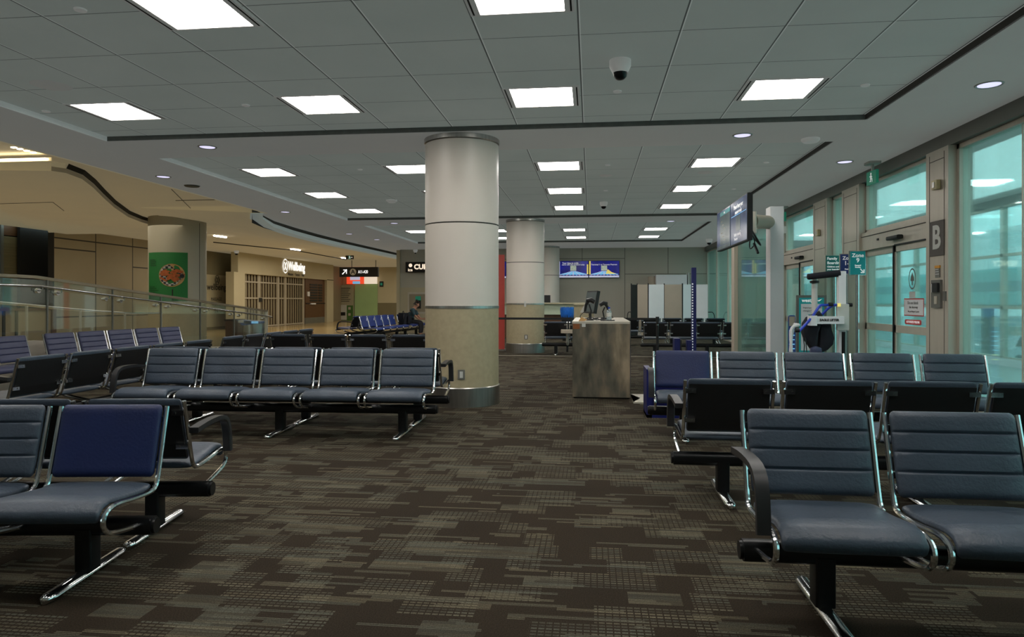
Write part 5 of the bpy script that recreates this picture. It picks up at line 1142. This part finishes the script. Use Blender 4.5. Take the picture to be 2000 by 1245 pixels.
# local: facing -y, seat top .46 ; rotated to face +X
V = [(0, .02, .56, .13), (0, -.02, .72, .125), (0, -.12, .90, .14), (0, -.18, 1.02, .12), (0, -.23, 1.10, .05), (0, -.28, 1.17, .075), (0, -.31, 1.24, .088), (0, -.31, 1.30, .07), (0, -.39, 1.19, .035)]
Ed = [(0, 1), (1, 2), (2, 3), (3, 4), (4, 5), (5, 6), (6, 7), (5, 8)]
for s in (-1, 1):
    b0 = len(V); V += [(s * .18, -.17, .99, .055), (s * .24, -.28, .78, .046), (s * .22, -.40, .66, .038), (s * .10, -.52, .66, .028), (s * .04, -.58, .655, .03)]
    Ed += [(3, b0), (b0, b0 + 1), (b0 + 1, b0 + 2), (b0 + 2, b0 + 3), (b0 + 3, b0 + 4)]
    for k in range(4):
        V.append((s * (.02 + .012 * k), -.615 - .004 * k, .67 - .02 * k, .0095)); V.append((s * (.0 + .012 * k), -.64 + .006 * k, .66 - .02 * k, .0085)); Ed += [(b0 + 4, len(V) - 2), (len(V) - 2, len(V) - 1)]
    V.append((s * .03, -.58, .695, .011)); V.append((s * .015, -.60, .71, .0095)); Ed += [(b0 + 4, len(V) - 2), (len(V) - 2, len(V) - 1)]
    h0 = len(V); V += [(s * .10, -.02, .54, .085), (s * .13, -.44, .52, .062), (s * .13, -.45, .28, .05), (s * .13, -.42, .10, .038), (s * .13, -.52, .045, .035)]
    Ed += [(0, h0), (h0, h0 + 1), (h0 + 1, h0 + 2), (h0 + 2, h0 + 3), (h0 + 3, h0 + 4)]
skin('body', 'skin', V, Ed, 0, per)
Vs = [(0, .02, .60, .15), (0, -.02, .74, .145), (0, -.12, .91, .16), (0, -.18, 1.03, .135), (0, -.22, 1.09, .07)]; Es = [(0, 1), (1, 2), (2, 3), (3, 4)]
for s in (-1, 1):
    b0 = len(Vs); Vs += [(s * .19, -.17, .99, .075), (s * .245, -.28, .78, .062)]; Es += [(3, b0), (b0, b0 + 1)]
skin('shirt', 'shirt', Vs, Es, 0, per)
Vt = [(0, .02, .55, .15)]; Et = []
for s in (-1, 1):
    b0 = len(Vt); Vt += [(s * .10, -.03, .55, .105), (s * .13, -.45, .525, .082), (s * .13, -.46, .28, .072), (s * .13, -.43, .11, .062)]; Et += [(0, b0), (b0, b0 + 1), (b0 + 1, b0 + 2), (b0 + 2, b0 + 3)]
skin('trousers', 'trousers', Vt, Et, 0, per)
for s in (-1, 1): skin('shoe', 'black', [(s * .13, -.40, .05, .045), (s * .13, -.50, .045, .048), (s * .135, -.60, .035, .036)], [(0, 1), (1, 2)], 0, per)
skin('hair', 'hair', [(0, -.245, 1.22, .06), (0, -.27, 1.28, .088), (0, -.32, 1.325, .075), (0, -.36, 1.315, .045)], [(0, 1), (1, 2), (2, 3)], 1, per)
m = MB()
for s in (-1, 1): m.tube([(s * .034, -.392, 1.25), (s * .034, -.399, 1.25)], .009, 8)
o = m.build('eyes', 'black', per, local=True)
m = MB()
for s in (-1, 1): m.tube([(s * .085, -.30, 1.215), (s * .098, -.295, 1.25)], [.012, .02], 8)
m.build('ears', 'skin', per, True, local=True)
bp = thing('backpack', (-7.0, 25.2, .46), 'dark backpack standing on the bench beside the seated person', 'backpack')
MB().rbox(-7.16, -6.80, 25.03, 25.46, .46, .90, .14).build('body', 'fabricblk', bp, True); MB().rbox(-6.80, -6.70, 25.06, 25.44, .50, .78, .05).build('pocket', 'fabricblk', bp, True)
MB().tube(smooth_path([(-7.0, 25.15, .89), (-7.0, 25.2, .96), (-7.0, 25.3, .96), (-7.0, 25.35, .89)]), .014, 8).build('handle', 'black', bp); MB().tube(smooth_path([(-6.9, 25.0, .86), (-6.9, 24.93, .7), (-6.95, 25.0, .5)]), .02, 8).build('strap', 'blackm', bp, True)
# ------------------------------------------------------------------ light
w = D.worlds.new('world'); sc.world = w; w.use_nodes = True; nt = w.node_tree
bg = nt.nodes['Background']; tc = nt.nodes.new('ShaderNodeTexCoord'); sp = nt.nodes.new('ShaderNodeSeparateXYZ'); nt.links.new(tc.outputs['Generated'], sp.inputs[0])
nz = noise(nt, tc.outputs['Generated'], 5, 5, (1, 1, 3))
nt.links.new(mixc(nt, nz, (.54, .82, .83), (.84, .98, .97)), bg.inputs[0]); bg.inputs[1].default_value = 1.8
def area(name, loc, rot, sx, sy, e, c):
    l = D.lights.new(name, 'AREA'); l.shape = 'RECTANGLE'; l.size = sx; l.size_y = sy; l.energy = e; l.color = c
    o = D.objects.new(name, l); COL.objects.link(o); o.location = loc; o.rotation_euler = rot; return o
area('concourse_lamp', (-13, 15, 3.4), (0, 0, 0), 4, 10, 130, (1, .88, .68))
area('concourse_lamp', (-13, 30, 3.5), (0, 0, 0), 5, 10, 250, (1, .90, .70))
area('concourse_lamp', (-12, 41, 3.5), (0, 0, 0), 5, 6, 120, (1, .92, .74))
area('corridor_lamp', (6.6, 13, 3.45), (0, 0, 0), 2.5, 24, 520, (.80, 1, .99))
